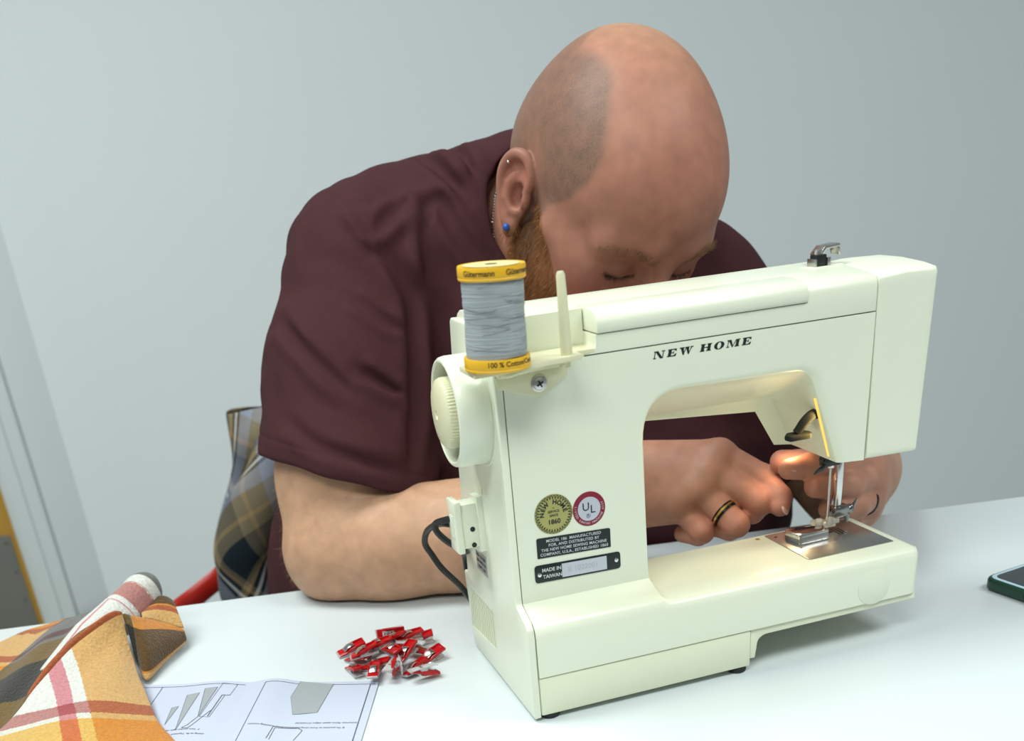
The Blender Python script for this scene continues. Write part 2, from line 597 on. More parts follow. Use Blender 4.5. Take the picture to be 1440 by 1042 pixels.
# spool bracket on the back
b = bmesh.new()
prism(b, round_poly([(-.0015, .2770), (.0555, .2790), (.0555, .2725), (.0365, .2605), (.0315, .2590), (.0265, .2605), (-.0005, .2690)], [.001, .001, .002, .006, .006, .006, .002], 4), .0262, .0286, 'y', r=.0006)
pt = round_poly([(-.026, .2842), (.0545, .2868), (.0575, .2885), (.0565, .2905), (-.026, .2880)], .0006, 2)
prism(b, pt, -.004, .034, 'y', r=.001)
prism(b, round_poly([(-.0015, .2842), (.052, .2862), (.047, .2795), (.030, .2790), (-.0010, .2770)], .001, 2), .020, .0275, 'y', r=.0008)
tube(b, [(-.0005, .014, .2810), (.004, .010, .2806), (.012, .0085, .2825), (.03, .008, .2845)], .0016, 8, smooth_pts=3)
tube(b, [(.0500, .012, .2850), (.0505, .012, .2800)], .0022, 10)
br = part('spool_bracket', b, M_IV2)
b = bmesh.new(); tube(b, [(.0470, .004, .286), (.0466, .004, .310), (.0457, .0035, .344), (.0456, .0035, .3462)], [.0044, .0040, .0032, .0022], 16); part('spool_pin', b, M_IV2, br)
b = bmesh.new(); tube(b, [(-.0055, .004, .287), (-.0055, .004, .340)], [.0036, .0026], 16); part('spool_pin', b, M_IV2, br)
b = bmesh.new()
lathe(b, [(.0062, 0), (.0062, .0012), (.0052, .0018), (.0044, .0018)], 28, rot_to((0, -1, 0), (.0318, .0264, .2690)))
lathe(b, [(.0046, .0005), (.0044, .0024), (.0036, .0030), (0.0, .0033)], 28, rot_to((0, -1, 0), (.0318, .0264, .2690)))
sc = part('screw', b, M_STEEL, br)
b = bmesh.new()
for a in (.5, .5 + PI / 2):
    box(b, (-.0028, -.0006, -.0001), (.0028, .0006, .0002), 0, M=Matrix.Translation((.0318, .0230, .2690)) @ Matrix.Rotation(PI / 2, 4, 'X') @ Matrix.Rotation(a, 4, 'Z'))
part('screw_slot', b, M_BLACKP, sc)

# lettering NEW HOME in fat slab letters
def slab_letters(word, h):
    W, w, s, t = h * 1.25, h * .34, h * .13, h * .10          # letter width, thick stem, serif height, thin stroke
    out = []
    x = 0
    for ch in word:
        P = []

        def bar(x0, y0, x1, y1): P.append([(x0, y0), (x1, y0), (x1, y1), (x0, y1)])
        if ch == ' ':
            x += h * .55
            continue
        if ch == 'N':
            bar(.08 * h, 0, .18 * h, h); bar(0, 0, .34 * h, s); bar(-.02 * h, h - s, .35 * h, h)
            P.append([(.10 * h, h), (.45 * h, h), (1.12 * h, 0), (.80 * h, 0)])
            bar(1.02 * h, 0, 1.12 * h, h); bar(.86 * h, h - s, 1.26 * h, h); wd = 1.26
        elif ch == 'E':
            bar(.10 * h, 0, .46 * h, h); bar(0, 0, 1.02 * h, s); bar(0, h - s, 1.0 * h, h); bar(.4 * h, .46 * h, .72 * h, .56 * h)
            bar(.66 * h, .34 * h, .75 * h, .68 * h)
            P.append([(.72 * h, s), (1.02 * h, 0), (1.06 * h, .36 * h), (.97 * h, .36 * h)])
            P.append([(.72 * h, h - s), (.95 * h, .68 * h), (1.03 * h, .68 * h), (1.0 * h, h)]); wd = 1.08
        elif ch == 'W':
            P.append([(.05 * h, h), (.42 * h, h), (.62 * h, 0), (.44 * h, 0)])
            P.append([(.44 * h, 0), (.54 * h, 0), (.80 * h, h), (.70 * h, h)])
            P.append([(.66 * h, h), (1.02 * h, h), (1.20 * h, 0), (1.04 * h, 0)])
            P.append([(1.04 * h, 0), (1.14 * h, 0), (1.42 * h, h), (1.32 * h, h)])
            bar(-.04 * h, h - s, .54 * h, h); bar(.60 * h, h - s, 1.1 * h, h); bar(1.2 * h, h - s, 1.56 * h, h); wd = 1.56
        elif ch == 'H':
            bar(.10 * h, 0, .46 * h, h); bar(.84 * h, 0, 1.20 * h, h); bar(.4 * h, .45 * h, .9 * h, .57 * h)
            for x0 in (0, .74 * h):
                bar(x0, 0, x0 + .56 * h, s); bar(x0, h - s, x0 + .56 * h, h)
            wd = 1.30
        elif ch == 'O':
            n = 28
            for i in range(n):
                a, c_ = 2 * PI * i / n, 2 * PI * (i + 1) / n
                f = lambda a, rx, ry: (.60 * h + rx * math.cos(a), .5 * h + ry * math.sin(a))
                P.append([f(a, .60 * h, .53 * h), f(c_, .60 * h, .53 * h), f(c_, .22 * h, .43 * h), f(a, .22 * h, .43 * h)])
            wd = 1.20
        elif ch == 'M':
            bar(.10 * h, 0, .19 * h, h); bar(0, 0, .32 * h, s); bar(-.02 * h, h - s, .4 * h, h)
            P.append([(.12 * h, h), (.46 * h, h), (.80 * h, .05 * h), (.66 * h, 0)])
            P.append([(.66 * h, 0), (.76 * h, 0), (1.10 * h, h), (1.0 * h, h)])
            bar(1.06 * h, 0, 1.42 * h, h); bar(.96 * h, 0, 1.52 * h, s); bar(1.0 * h, h - s, 1.52 * h, h); wd = 1.52
        out += [[(px + x, py) for px, py in q] for q in P]
        x += (wd + .30) * h
    return out, x


b = bmesh.new()
hh = .0055
L_, wtot = slab_letters('NEW HOME', hh)
sx_ = .0865 / wtot
for k, q in enumerate(L_):
    vs = [b.verts.new((.1270 + (px + .18 * (py - hh / 2)) * sx_, .02835 - .00001 * (k % 5), .2727 + py)) for px, py in q]
    b.faces.new(vs)
part('brand_lettering', b, M_INK, smooth=0, label='black slab serif lettering')

# stickers on the column's back
FACE = Matrix.Rotation(PI / 2, 4, 'X')


def on_face(x, z, d=.0003, a=0):
    return Matrix.Translation((x, .0285 - d, z)) @ FACE @ Matrix.Rotation(a, 4, 'Z')


def ring_text(b, s_, r, a0, a1, size, x, z, d, inward=False, bold=0):
    n = len(s_)
    for i, ch in enumerate(s_):
        if ch == ' ':
            continue
        a = a0 + (a1 - a0) * (i / max(1, n - 1))
        t = text_bm(ch, size, bold)
        join(b, t, on_face(x, z, d) @ Matrix.Translation((r * math.cos(a), r * math.sin(a), 0)) @ Matrix.Rotation(a + (PI / 2 if inward else -PI / 2), 4, 'Z'))


M_GOLD = mat('gold_foil', (.42, .40, .14), .38, metal=.35)
M_REDL = mat('red_foil', (.23, .010, .032), .35)
M_SILF = mat('silver_foil', (.55, .56, .62), .35, metal=.3)
M_BLKL = mat('black_label', (.010, .016, .016), .4)
M_LTXT = mat('silver_print', (.58, .60, .60), .4)
GX, GZ = .0368, .1668
b = bmesh.new(); lathe(b, [(.0162, 0), (.0162, .0003), (.0, .0003)], 56, rot_to((0, -1, 0), (GX, .0285, GZ)))
gs = part('round_sticker', b, M_GOLD, label='round gold foil sticker')
b = bmesh.new()
nz = 36
for i in range(nz):
    a = 2 * PI * i / nz
    d = PI / nz
    P = [(.0157, a - d * .9), (.0122, a - d * .15), (.0122, a + d * .15), (.0157, a + d * .9), (.0157, a + d * .45), (.0134, a), (.0157, a - d * .45)]
    vs = [b.verts.new((GX + r * math.cos(t), .0285 - .00045, GZ + r * math.sin(t))) for r, t in P]
    b.faces.new(vs)
ring_text(b, 'NEW HOME', .0098, PI * .98, PI * .06, .0050, GX, GZ, .00045, bold=.0002)
join(b, text_bm('*', .004, .0001), on_face(GX, GZ + .0040, .00045))
join(b, text_bm('SERVICE', .0027, .00005), on_face(GX, GZ + .0022, .00045))
join(b, text_bm('SINCE', .0027, .00005), on_face(GX, GZ - .0010, .00045))
join(b, text_bm('1860', .0054, .00015), on_face(GX, GZ - .0062, .00045))
part('sticker_print', b, M_INK, gs, smooth=0, recalc=False)
UX, UZ = .0672, .1657
b = bmesh.new(); lathe(b, [(.0140, 0), (.0140, .0003), (.0, .0003)], 56, rot_to((0, -1, 0), (UX, .0285, UZ)))
us = part('round_sticker', b, M_REDL, label='round red and silver sticker')
b = bmesh.new(); disc(b, .0098, 48, 0, on_face(UX, UZ, .0004)); part('sticker_centre', b, M_SILF, us, smooth=0, recalc=False)
b = bmesh.new()
join(b, text_bm('U', .0092, .00005), on_face(UX - .0028, UZ + .0017, .00055))
join(b, text_bm('L', .0092, .00005), on_face(UX + .0030, UZ - .0008, .00055))
join(b, text_bm('R', .0024, .0), on_face(UX - .0010, UZ - .0056, .00055))
disc(b, .0017, 20, .0014, on_face(UX - .0010, UZ - .0056, .00055))
part('sticker_print', b, M_INK, us, smooth=0, recalc=False)
b = bmesh.new()
ring_text(b, 'LISTED SEWING MACHINE ASSY', .0119, -PI * 1.08, PI * .10, .0026, UX, UZ, .00045, inward=True)
part('sticker_rim_print', b, M_LTXT, us, smooth=0, recalc=False)
b = bmesh.new(); prism(b, round_poly([(.0205, .1323), (.0845, .1305), (.0845, .1466), (.0205, .1492)], [.0004, .0004, .0018, .0018], 4), .0281, .0286, 'y')
ml = part('maker_label', b, M_BLKL)
b = bmesh.new()
for k, s_ in enumerate(('MODEL 186  MANUFACTURED', 'FOR, AND DISTRIBUTED BY', 'THE NEW HOME SEWING MACHINE', 'COMPANY, U.S.A., ESTABLISHED 1860')):
    t = text_bm(s_, .0034, .00004, spacing=1.06)
    w_ = max(v.co.x for v in t.verts) - min(v.co.x for v in t.verts)
    join(b, t, on_face(.0525, .1450 - .0037 * k, .0005, -.033) @ Matrix.Scale([.0475, .0440, .0570, .0590][k] / w_, 4, (1, 0, 0)))
part('label_print', b, M_LTXT, ml, smooth=0, recalc=False)
b = bmesh.new(); prism(b, round_poly([(.0170, .1118), (.0925, .1105), (.0925, .1250), (.0170, .1268)], .003, 4), .0279, .0286, 'y', r=.0002)
pp = part('serial_plate', b, M_BLKL, label='black serial plate with silver field')
b = bmesh.new(); prism(b, [(.0405, .1130), (.0800, .1122), (.0800, .1236), (.0405, .1246)], .0276, .0281, 'y'); part('serial_field', b, M_SILF, pp)
b = bmesh.new()
join(b, text_bm('MADE IN', .0042, .0001), on_face(.0315, .1217, .0009, -.02))
join(b, text_bm('TAIWAN', .0042, .0001), on_face(.0320, .1161, .0009, -.02))
part('plate_print', b, M_LTXT, pp, smooth=0, recalc=False)
M_LG = mat('embossed_grey', (.42, .43, .48), .4)
b = bmesh.new(); join(b, text_bm('B 1022001', .0062, 0), on_face(.0590, .1184, .0010, -.02)); part('serial_number', b, M_LG, pp, smooth=0, recalc=False)
for (x, z) in ((.0208, .1186), (.0886, .1182)):
    b = bmesh.new(); lathe(b, [(.0019, 0), (.0016, .0006), (.0, .0008)], 14, rot_to((0, -1, 0), (x, .0279, z)))
    part('rivet', b, M_CHROME, pp)

# needle plate
b = bmesh.new(); prism(b, round_poly([(.2705, .0236), (.3585, .0250), (.3578, .1000), (.2700, .1000)], [.004, .001, .001, .001], 4), .0828, .0838, 'z', r=.0003)
npl = part('needle_plate', b, M_STEEL, label='grey steel needle plate')
for k in range(3):
    b = bmesh.new(); box(b, (.3290 + .0035 * k, .066, .0836), (.3303 + .0035 * k, .081, .0840)); part('feed_slot', b, M_BLACKP, npl)
b = bmesh.new(); box(b, (.324, .074, .0836), (.328, .076, .08395)); part('needle_hole', b, M_BLACKP, npl)
b = bmesh.new(); lathe(b, [(.0016, 0), (.0016, .0004)], 12, Matrix.Translation((.2765, .090, .0836))); part('plate_hole', b, M_BLACKP, npl)
b = bmesh.new(); lathe(b, [(.0022, 0), (.0022, .0004)], 14, Matrix.Translation((.2610, .0960, .0828))); part('bed_hole', b, mat('brass', (.45, .30, .10), .35, metal=.8))
b = bmesh.new()
prism(b, round_poly([(.2800, .0800), (.2832, .0610), (.2862, .0600), (.3142, .0610), (.3160, .0740), (.2840, .0840)], [.002, .001, .001, .0008, .001, .004], 3), .0838, .0838 + .0090, 'z', r=.0009)
prism(b, [(.2838, .0598), (.2852, .0598), (.2852, .0610), (.2838, .0610)], .0838, .0926, 'z')
part('cloth_guide', b, M_CHROME, npl, label='shiny chrome block on the needle plate')

# needle bar, presser bar and foot
def zneck(): return .158


b = bmesh.new()
box(b, (.3345, .0815, .0930), (.3405, .0895, .166), .0008); part('presser_bar', b, M_CHROME)
b = bmesh.new(); tube(b, [(.3250, .0800, .166), (.3250, .0800, .1440)], .0032, 16); part('needle_bar', b, M_CHROME)
b = bmesh.new(); tube(b, [(.3250, .0800, .1480), (.3250, .0800, .112), (.3250, .0800, .086)], [.0011, .0009, .0003], 10); part('needle', b, M_STEEL)
M_GREYP = mat('dark_grey_metal', (.05, .055, .055), .3, metal=.6)
b = bmesh.new()
box(b, (.3160, .0765, .1455), (.3335, .0860, .1535), .0015)
tube(b, [(.3200, .079, .1480), (.3110, .075, .1452), (.3060, .072, .1455), (.3020, .070, .1440)], [.0024, .0022, .0017, .0013], 10)
tube(b, [(.3130, .078, .152), (.3170, .08, .158)], .0022, 8)
part('needle_clamp', b, M_GREYP)
b = bmesh.new()
tube(b, [(.3228, .0775, .146), (.3224, .0772, .12), (.3222, .077, .0970)], .0004, 6)
part('needle_thread', b, mat('white_thread', (.75, .72, .66), .7))
b = bmesh.new()
box(b, (.3330, .0790, .0945), (.3480, .0900, .1045), .001)
lathe(b, [(.0042, 0), (.0046, .001), (.0046, .007), (.0040, .008)], 18, rot_to((1, 0, 0), (.3455, .084, .0995)))
tube(b, [(.3510, .084, .0970), (.3545, .083, .1030), (.3570, .082, .1090)], [.0024, .0020, .0010], 8)
tube(b, [(.3460, .082, .0990), (.3462, .081, .0920), (.3455, .080, .0885)], [.0028, .0024, .0018], 10)
part('foot_screw', b, mat('dark_chrome', (.30, .30, .29), .18, metal=1))
M_CLEAR = mat('clear_plastic', (.92, .86, .74), .15, trans=.45, ior=1.46)
b = bmesh.new()
prism(b, round_poly([(.3160, .079), (.3350, .079), (.3350, .094), (.3300, .102), (.3210, .102), (.3160, .094)], .003, 4), .0868, .0890, 'z', r=.0007)
for xx in (.3165, .3270):
    lathe(b, [(.0026, 0), (.0030, .0030), (.0034, .0058), (.0028, .0080), (0, .0086)], 16, Matrix.Translation((xx, .081, .0885)))
tube(b, [(.3165, .081, .0925), (.3215, .082, .0895), (.3270, .081, .0925)], .0018, 8, smooth_pts=4)
box(b, (.3290, .080, .0888), (.3385, .089, .0945), .001)
part('presser_foot', b, M_CLEAR, label='clear plastic presser foot')
# presser lever coming out of its slot; slot glow and area light imitate the lamp inside the head
b = bmesh.new()
tube(b, [(.2770, .0372, .2195), (.2780, .0373, .2165), (.2876, .0404, .1925), (.2982, .0444, .1665)], .0011, 8)
part('lever_slot', b, mat('lit_slot', (.8, .5, .12), .4, emit=((1.0, .50, .06), .9)))
b = bmesh.new()
tube(b, [(.2860, .0430, .2050), (.2810, .0460, .2040), (.2755, .0485, .1985), (.2715, .0500, .1925), (.2690, .0505, .1895)], [.0042, .0046, .0044, .0040, .0038], 12, smooth_pts=4)
prism(b, round_poly([(.2590, .0440), (.2800, .0440), (.2840, .0500), (.2810, .0585), (.2640, .0585), (.2585, .0520)], .003, 3), .1842, .1893, 'z', r=.0018)
part('presser_lever', b, mat('matte_black_plastic', (.012, .014, .014), .65, spec=.2))
ld = bpy.data.lights.new('slot_lamp_light', 'AREA')
ld.shape = 'RECTANGLE'; ld.size = .0016 * S; ld.size_y = .050 * S
ld.energy = .055
ld.color = (1.0, .66, .22)
lo = bpy.data.objects.new('slot_lamp_light', ld)
COL.objects.link(lo)
lo.parent = SM
nrm_ = Vector((-.93, .09, -.36)).normalized(); ln_ = Vector((.0212, .0072, -.053)); ln_ = (ln_ - nrm_ * ln_.dot(nrm_)).normalized()
lo.matrix_local = Matrix.Translation((Vector((.2876, .0406, .1935)) + nrm_ * .0022) * S) @ Matrix((ln_.cross(-nrm_), ln_, -nrm_)).transposed().to_4x4()
# lamp under the arm (its bulb gives the warm light round the needle)
b = bmesh.new(); lathe(b, [(.002, 0), (.0085, .003), (.0095, .010), (.0085, .016), (.005, .022), (.005, .034)], 20, rot_to((0, 0, 1), (.3160, .104, .1640)))
part('lamp_bulb', b, mat('lamp_glass', (1, .9, .7), .3, emit=((1.0, .72, .38), 6.0)))
ld = bpy.data.lights.new('needle_lamp_light', 'SPOT')
ld.energy = .11
ld.color = (1.0, .74, .42)
ld.shadow_soft_size = .010
ld.spot_size = math.radians(150)
ld.spot_blend = .6
lo = bpy.data.objects.new('needle_lamp_light', ld)
COL.objects.link(lo)
lo.parent = SM
lo.location = Vector((.3120, .128, .1560)) * S
lo.rotation_euler = (math.radians(-18), math.radians(-6), 0)

# bobbin winder on top
b = bmesh.new()
box(b, (.3000, .0800, .3150), (.3100, .0900, .3245), .0008)
part('bobbin_winder_stop', b, M_BLACKP)
b = bmesh.new()
box(b, (.2985, .0785, .3140), (.3000, .0915, .3215), .0004); box(b, (.3100, .0785, .3140), (.3130, .0915, .3220), .0004)
lathe(b, [(.0038, 0), (.0038, .003), (.0025, .004)], 16, Matrix.Translation((.305, .086, .3240)))
prism(b, [(.3060, .3235), (.3120, .3300), (.3260, .3310), (.3265, .3285), (.3135, .3275), (.3085, .3215)], .0860, .1000, 'y', r=.0005)
prism(b, [(.3265, .3310), (.3285, .3220), (.3265, .3218), (.3245, .3300)], .0880, .1000, 'y', r=.0004)
prism(b, [(.3120, .3290), (.3165, .3290), (.3165, .3180), (.3120, .3180)], .0955, .0985, 'y', r=.0004)
part('bobbin_winder', b, M_STEEL)
b = bmesh.new(); prism(b, round_poly([(.292, .076), (.326, .076), (.326, .104), (.292, .104)], .003, 4), .3140, .3156, 'z', r=.0005); part('winder_plate', b, M_IV)

# ------------------------------------------------------------------ thread spool standing on the bracket
M_YEL = mat('yellow_card', (.80, .44, .015), .42)
M_THR = mat('grey_thread', (.34, .37, .39), .55)
SPX, SPY, SPZ = -.0058, .004, .2885
sp_o = empty('thread_spool', Matrix.Rotation(YAW, 3, 'Z') @ (Vector((SPX, SPY, SPZ)) * S), YAW)
sp_o.rotation_euler = (0.01, .025, YAW)
tag(sp_o, 'spool of grey cotton thread with yellow rims standing on the sewing machine', 'thread spool')


def spart(name, b, m, parent=None, **k):
    b.transform(Matrix.Scale(S, 4))
    return obj(name, b, m, parent or sp_o, **k)


def rim(b, z0, h):
    lathe(b, [(.0035, z0 + .001), (.0215, z0 + .0005), (.0232, z0), (.0236, z0 + .0012), (.0232, z0 + .0019), (.0236, z0 + .0026), (.0236, z0 + h - .0010), (.0232, z0 + h), (.0215, z0 + h - .0004), (.0035, z0 + h - .0006)], 64)


b = bmesh.new(); rim(b, 0, .0088); rb = spart('bottom_rim', b, M_YEL)
b = bmesh.new(); rim(b, .0590, .0090); rt = spart('top_rim', b, M_YEL)
b = bmesh.new(); disc(b, .0200, 48, .0045, Matrix.Translation((0, 0, .06805))); spart('top_paper', b, mat('spool_paper', (.75, .62, .30), .6), rt)
b = bmesh.new(); disc(b, .0042, 32, 0, Matrix.Translation((0, 0, .0682))); spart('spool_hole', b, M_BLACKP, rt)
random.seed(4)
b = bmesh.new()
pf = []
nr = 118
for i in range(nr + 1):
    t = i / nr
    bulge = .0212 + .0003 * math.sin(t * 9)
    pf.append((bulge + (.00028 if i % 2 else 0) + random.uniform(-.00012, .00012), .0078 + t * .0525))
lathe(b, pf, 64)
for v in b.verts:
    a = math.atan2(v.co.y, v.co.x)
    v.co.z += .0007 * math.sin(a * 1.0 + v.co.z * 300) + .0006 * math.sin(2 * a + v.co.z * 520)
th_o = spart('thread_winding', b, M_THR, smooth=60)
b = bmesh.new()
for k in range(30):
    z0 = random.uniform(.010, .058); a0 = random.uniform(-3.1, 0.2); ln = random.uniform(.5, 1.5); sl_ = random.uniform(-.004, .004)
    tube(b, [((.0217) * math.cos(a0 + ln * i / 8), (.0217) * math.sin(a0 + ln * i / 8), z0 + sl_ * i / 8) for i in range(9)], .00016, 5)
spart('loose_winding', b, mat('grey_thread_strand', (.28, .31, .33), .6), th_o)['kind'] = 'stuff'


def wrap_text(s_, size, r, z, a_mid, bold=.0):
    t = text_bm(s_, size, bold)
    for _ in range(2):
        bmesh.ops.subdivide_edges(t, edges=[e for e in t.edges if e.calc_length() > .001], cuts=1)
    for v in t.verts:
        a = a_mid + v.co.x / r
        v.co = Vector((r * math.cos(a), r * math.sin(a), z + v.co.y))
    return t


b = bmesh.new()
for am in (-PI / 2 - .62, -PI / 2 + .72):
    join(b, wrap_text('G\u00fctermann', .0052, .02375, .0640, am - .1, .0001))
spart('rim_print', b, M_INK, rt, smooth=0, recalc=False)
b = bmesh.new()
join(b, wrap_text('100 % Cotton/Coton', .0049, .02375, .0056, -PI / 2 + .28, .00008))
spart('rim_print', b, M_INK, rb, smooth=0, recalc=False)

# ------------------------------------------------------------------ signed-distance modelling (for bodies and cloth)
f32 = np.float32


class SDF:
    def __init__(s):
        s.p = []

    def _add(s, fn, lo, hi, k, op):
        s.p.append((fn, np.array(lo, f32) - k, np.array(hi, f32) + k, k, op))

    def cap(s, a, b, ra, rb=None, k=.01, op=1):
        rb = ra if rb is None else rb
        a, b = np.array(a, f32), np.array(b, f32)
        ba = b - a
        l2 = f32(max(1e-12, float(ba @ ba)))

        def fn(P):
            t = np.clip(((P - a) @ ba) / l2, 0, 1)
            q = P - a - t[..., None] * ba
            return np.sqrt((q * q).sum(-1)) - (ra + (rb - ra) * t)
        r = max(ra, rb)
        s._add(fn, np.minimum(a, b) - r, np.maximum(a, b) + r, k, op)
        return s

    def chain(s, pts, rs, k=.01, op=1):
        """one limb: capsules joined plainly, then blended in as a whole"""
        pts = [np.array(p, f32) for p in pts]
        rs = [rs] * len(pts) if not hasattr(rs, '__len__') else rs

        def fn(P):
            d = None
            for i in range(len(pts) - 1):
                a, b = pts[i], pts[i + 1]
                ba = b - a
                t = np.clip(((P - a) @ ba) / f32(max(1e-12, float(ba @ ba))), 0, 1)
                q = P - a - t[..., None] * ba
                e = np.sqrt((q * q).sum(-1)) - (rs[i] + (rs[i + 1] - rs[i]) * t)
                if d is None: d = e
                else:
                    kk = f32(.35 * min(rs[i], rs[i + 1]))
                    h = np.maximum(kk - np.abs(d - e), 0) / kk
                    d = np.minimum(d, e) - h * h * kk * .25
            return d
        r = max(rs)
        A = np.array(pts)
        s._add(fn, A.min(0) - r, A.max(0) + r, k, op)
        return s

    def ell(s, c, r, R=None, k=.01, op=1):
        c = np.array(c, f32); r = np.array(r, f32)
        R = np.eye(3, dtype=f32) if R is None else np.array(R, f32)      # columns = axes

        def fn(P):
            q = (P - c) @ R
            k0 = np.sqrt(((q / r) ** 2).sum(-1))
            k1 = np.sqrt(((q / (r * r)) ** 2).sum(-1))
            return k0 * (k0 - 1) / np.maximum(k1, 1e-6)
        e = np.sqrt(((R * r) ** 2).sum(1))
        s._add(fn, c - e, c + e, k, op)
        return s

    def half(s, p, n, k=.003, lo=(-9, -9, -9), hi=(9, 9, 9)):
        """keeps the side of a plane that n points away from"""
        p = np.array(p, f32); n = np.array(n, f32); n = n / np.linalg.norm(n)
        l_, h_ = np.array(lo, f32), np.array(hi, f32)
        s._add(lambda P: np.where(((P >= l_) & (P <= h_)).all(-1), -((P - p) @ n), f32(1)), lo, hi, k, -1)
        return s

    def __call__(s, P):
        P = np.asarray(P, f32)
        d = np.full(P.shape[:-1], 1.0, f32)
        for fn, lo, hi, k, op in s.p:
            d = s._op(d, fn(P), k, op)
        return d

    @staticmethod
    def _op(d, e, k, op):
        k = f32(max(k, 1e-5))
        if op == 1:
            h = np.maximum(k - np.abs(d - e), 0) / k
            return np.minimum(d, e) - h * h * k * f32(.25)
        if op == -1:
            e = -e
            h = np.maximum(k - np.abs(d - e), 0) / k
            return np.maximum(d, e) + h * h * k * f32(.25)
        if op == 2:                                   # displacement: e is added
            return d + e
        return d

    def sub(s, other, lo, hi, k=.01, op=1):
        s._add(other, lo, hi, k, op)
        return s

    def disp(s, fn, lo, hi):
        s._add(fn, lo, hi, 0.0, 2)
        return s

    def grid(s, lo, hi, h):
        lo = np.array(lo, float); hi = np.array(hi, float)
        B = 8 * h
        nb = np.ceil((hi - lo) / B).astype(int)
        I = np.stack(np.meshgrid(*[np.arange(n) for n in nb], indexing='ij'), -1).reshape(-1, 3)
        keep = []
        for c in range(0, len(I), 200000):
            J = I[c:c + 200000]
            keep.append(J[np.abs(s((lo + (J + .5) * B).astype(f32))) < B * 1.35 + .006])
        I = np.concatenate(keep)
        g = np.stack(np.meshgrid(*[np.arange(9)] * 3, indexing='ij'), -1).reshape(-1, 3)
        base = I * 8
        blo = (lo + I * B).astype(f32); bhi = blo + f32(B)
        P = ((base[:, None, :] + g[None]) * h + lo).astype(f32)
        D = np.full(P.shape[:2], 1.0, f32)
        for fn, plo, phi, k, op in s.p:
            m = f32(B * .6) if op == 1 else f32(0)
            sel = np.nonzero(((bhi >= plo - m) & (blo <= phi + m)).all(1))[0]
            for c in range(0, len(sel), 3000):
                ss = sel[c:c + 3000]
                D[ss] = s._op(D[ss], fn(P[ss]), k, op)
        return s._nets(D.reshape(-1, 9, 9, 9), base, lo, h)

    @staticmethod
    def _nets(D, base, lo, h):
        inside = D < 0
        corners = [(i, j, k) for i in (0, 1) for j in (0, 1) for k in (0, 1)]
        cnt = np.zeros(D.shape[:1] + (8, 8, 8), np.int8)
        for i, j, k in corners:
            cnt += inside[:, i:i + 8, j:j + 8, k:k + 8]
        act = np.argwhere((cnt > 0) & (cnt < 8))
        b, x, y, z = act.T
        V = np.zeros((len(act), 3)); W = np.zeros(len(act))
        C = {c: D[b, x + c[0], y + c[1], z + c[2]].astype(float) for c in corners}
        for c in corners:
            for ax in range(3):
                if c[ax] == 0:
                    e = list(c); e[ax] = 1; e = tuple(e)
                    d0, d1 = C[c], C[e]
                    m = (d0 < 0) != (d1 < 0)
                    t = np.where(m, d0 / np.where(m, d0 - d1, 1), 0)
                    p = np.array(c, float)[None] + np.zeros((len(act), 3)); p[:, ax] += t
                    V += p * m[:, None]; W += m
        V = V / W[:, None]
        cell = base[b] + np.stack((x, y, z), 1)
        V = (cell + V) * h + lo
        big = np.array([1 << 42, 1 << 21, 1], np.int64)
        off = 1000
        key = ((cell + off) * big).sum(1)
        order = np.argsort(key); ks = key[order]

        def find(c):
            kq = ((c + off) * big).sum(1)
            i = np.searchsorted(ks, kq); i = np.minimum(i, len(ks) - 1)
            return np.where(ks[i] == kq, order[i], -1)
        Q = []
        for ax in range(3):
            u, v = [(1, 2), (2, 0), (0, 1)][ax]
            sl0 = [slice(0, 8)] * 3; sl1 = [slice(0, 8)] * 3
            sl1[ax] = slice(1, 9)
            a0 = inside[(slice(None), *sl0)]; a1 = inside[(slice(None), *sl1)]
            e = np.argwhere(a0 != a1)
            bb = e[:, 0]; c = base[bb] + e[:, 1:]
            du = np.zeros(3, int); du[u] = 1
            dv = np.zeros(3, int); dv[v] = 1
            q = np.stack((find(c - du - dv), find(c - dv), find(c), find(c - du)), 1)
            flip = ~a0[bb, e[:, 1], e[:, 2], e[:, 3]]
            q[flip] = q[flip][:, ::-1]
            Q.append(q[(q >= 0).all(1)])
        return V, np.concatenate(Q)


def np_mesh(name, V, Q, relax=1):
    """numpy vertices + quads -> mesh, after a little smoothing"""
    V = np.asarray(V, float)
    for _ in range(relax):
        acc = np.zeros_like(V); n = np.zeros(len(V))
        for i in range(4):
            for j in (1, 3):
                a, b_ = Q[:, i], Q[:, (i + j) % 4]
                for ax in range(3):
                    acc[:, ax] += np.bincount(a, V[b_, ax], len(V))
                n += np.bincount(a, minlength=len(V))
        V = V * .5 + .5 * acc / np.maximum(n, 1)[:, None]
    me = bpy.data.meshes.new(name)
    me.vertices.add(len(V)); me.vertices.foreach_set('co', V.astype(f32).ravel())
    me.loops.add(len(Q) * 4); me.loops.foreach_set('vertex_index', Q.astype(np.int32).ravel())
    me.polygons.add(len(Q)); me.polygons.foreach_set('loop_start', np.arange(0, len(Q) * 4, 4, dtype=np.int32))
    me.update(calc_edges=True)
    me.validate()
    return me, V


def normals_of(V, Q):
    n = np.cross(V[Q[:, 2]] - V[Q[:, 0]], V[Q[:, 3]] - V[Q[:, 1]])
    N = np.zeros_like(V)
    for i in range(4):
        for ax in range(3):
            N[:, ax] += np.bincount(Q[:, i], n[:, ax], len(V))
    return N / np.maximum(1e-12, np.linalg.norm(N, axis=1))[:, None]

# ------------------------------------------------------------------ the man: shapes (world metres)
FZ_ = -0.74
HP = np.array([.1409, .3805, .3193]); HS = 1.027
HR = np.array([[0.2566, 0.9035, 0.3432], [-0.715, 0.4164, -0.5616], [-0.6503, -0.1013, 0.7529]])   # columns: forward, left, up


def hw_(p): return HP + HS * HR @ np.array(p, float)


def hR(*cols):
    M_ = np.array(cols, float).T
    return HR @ M_


body = SDF()
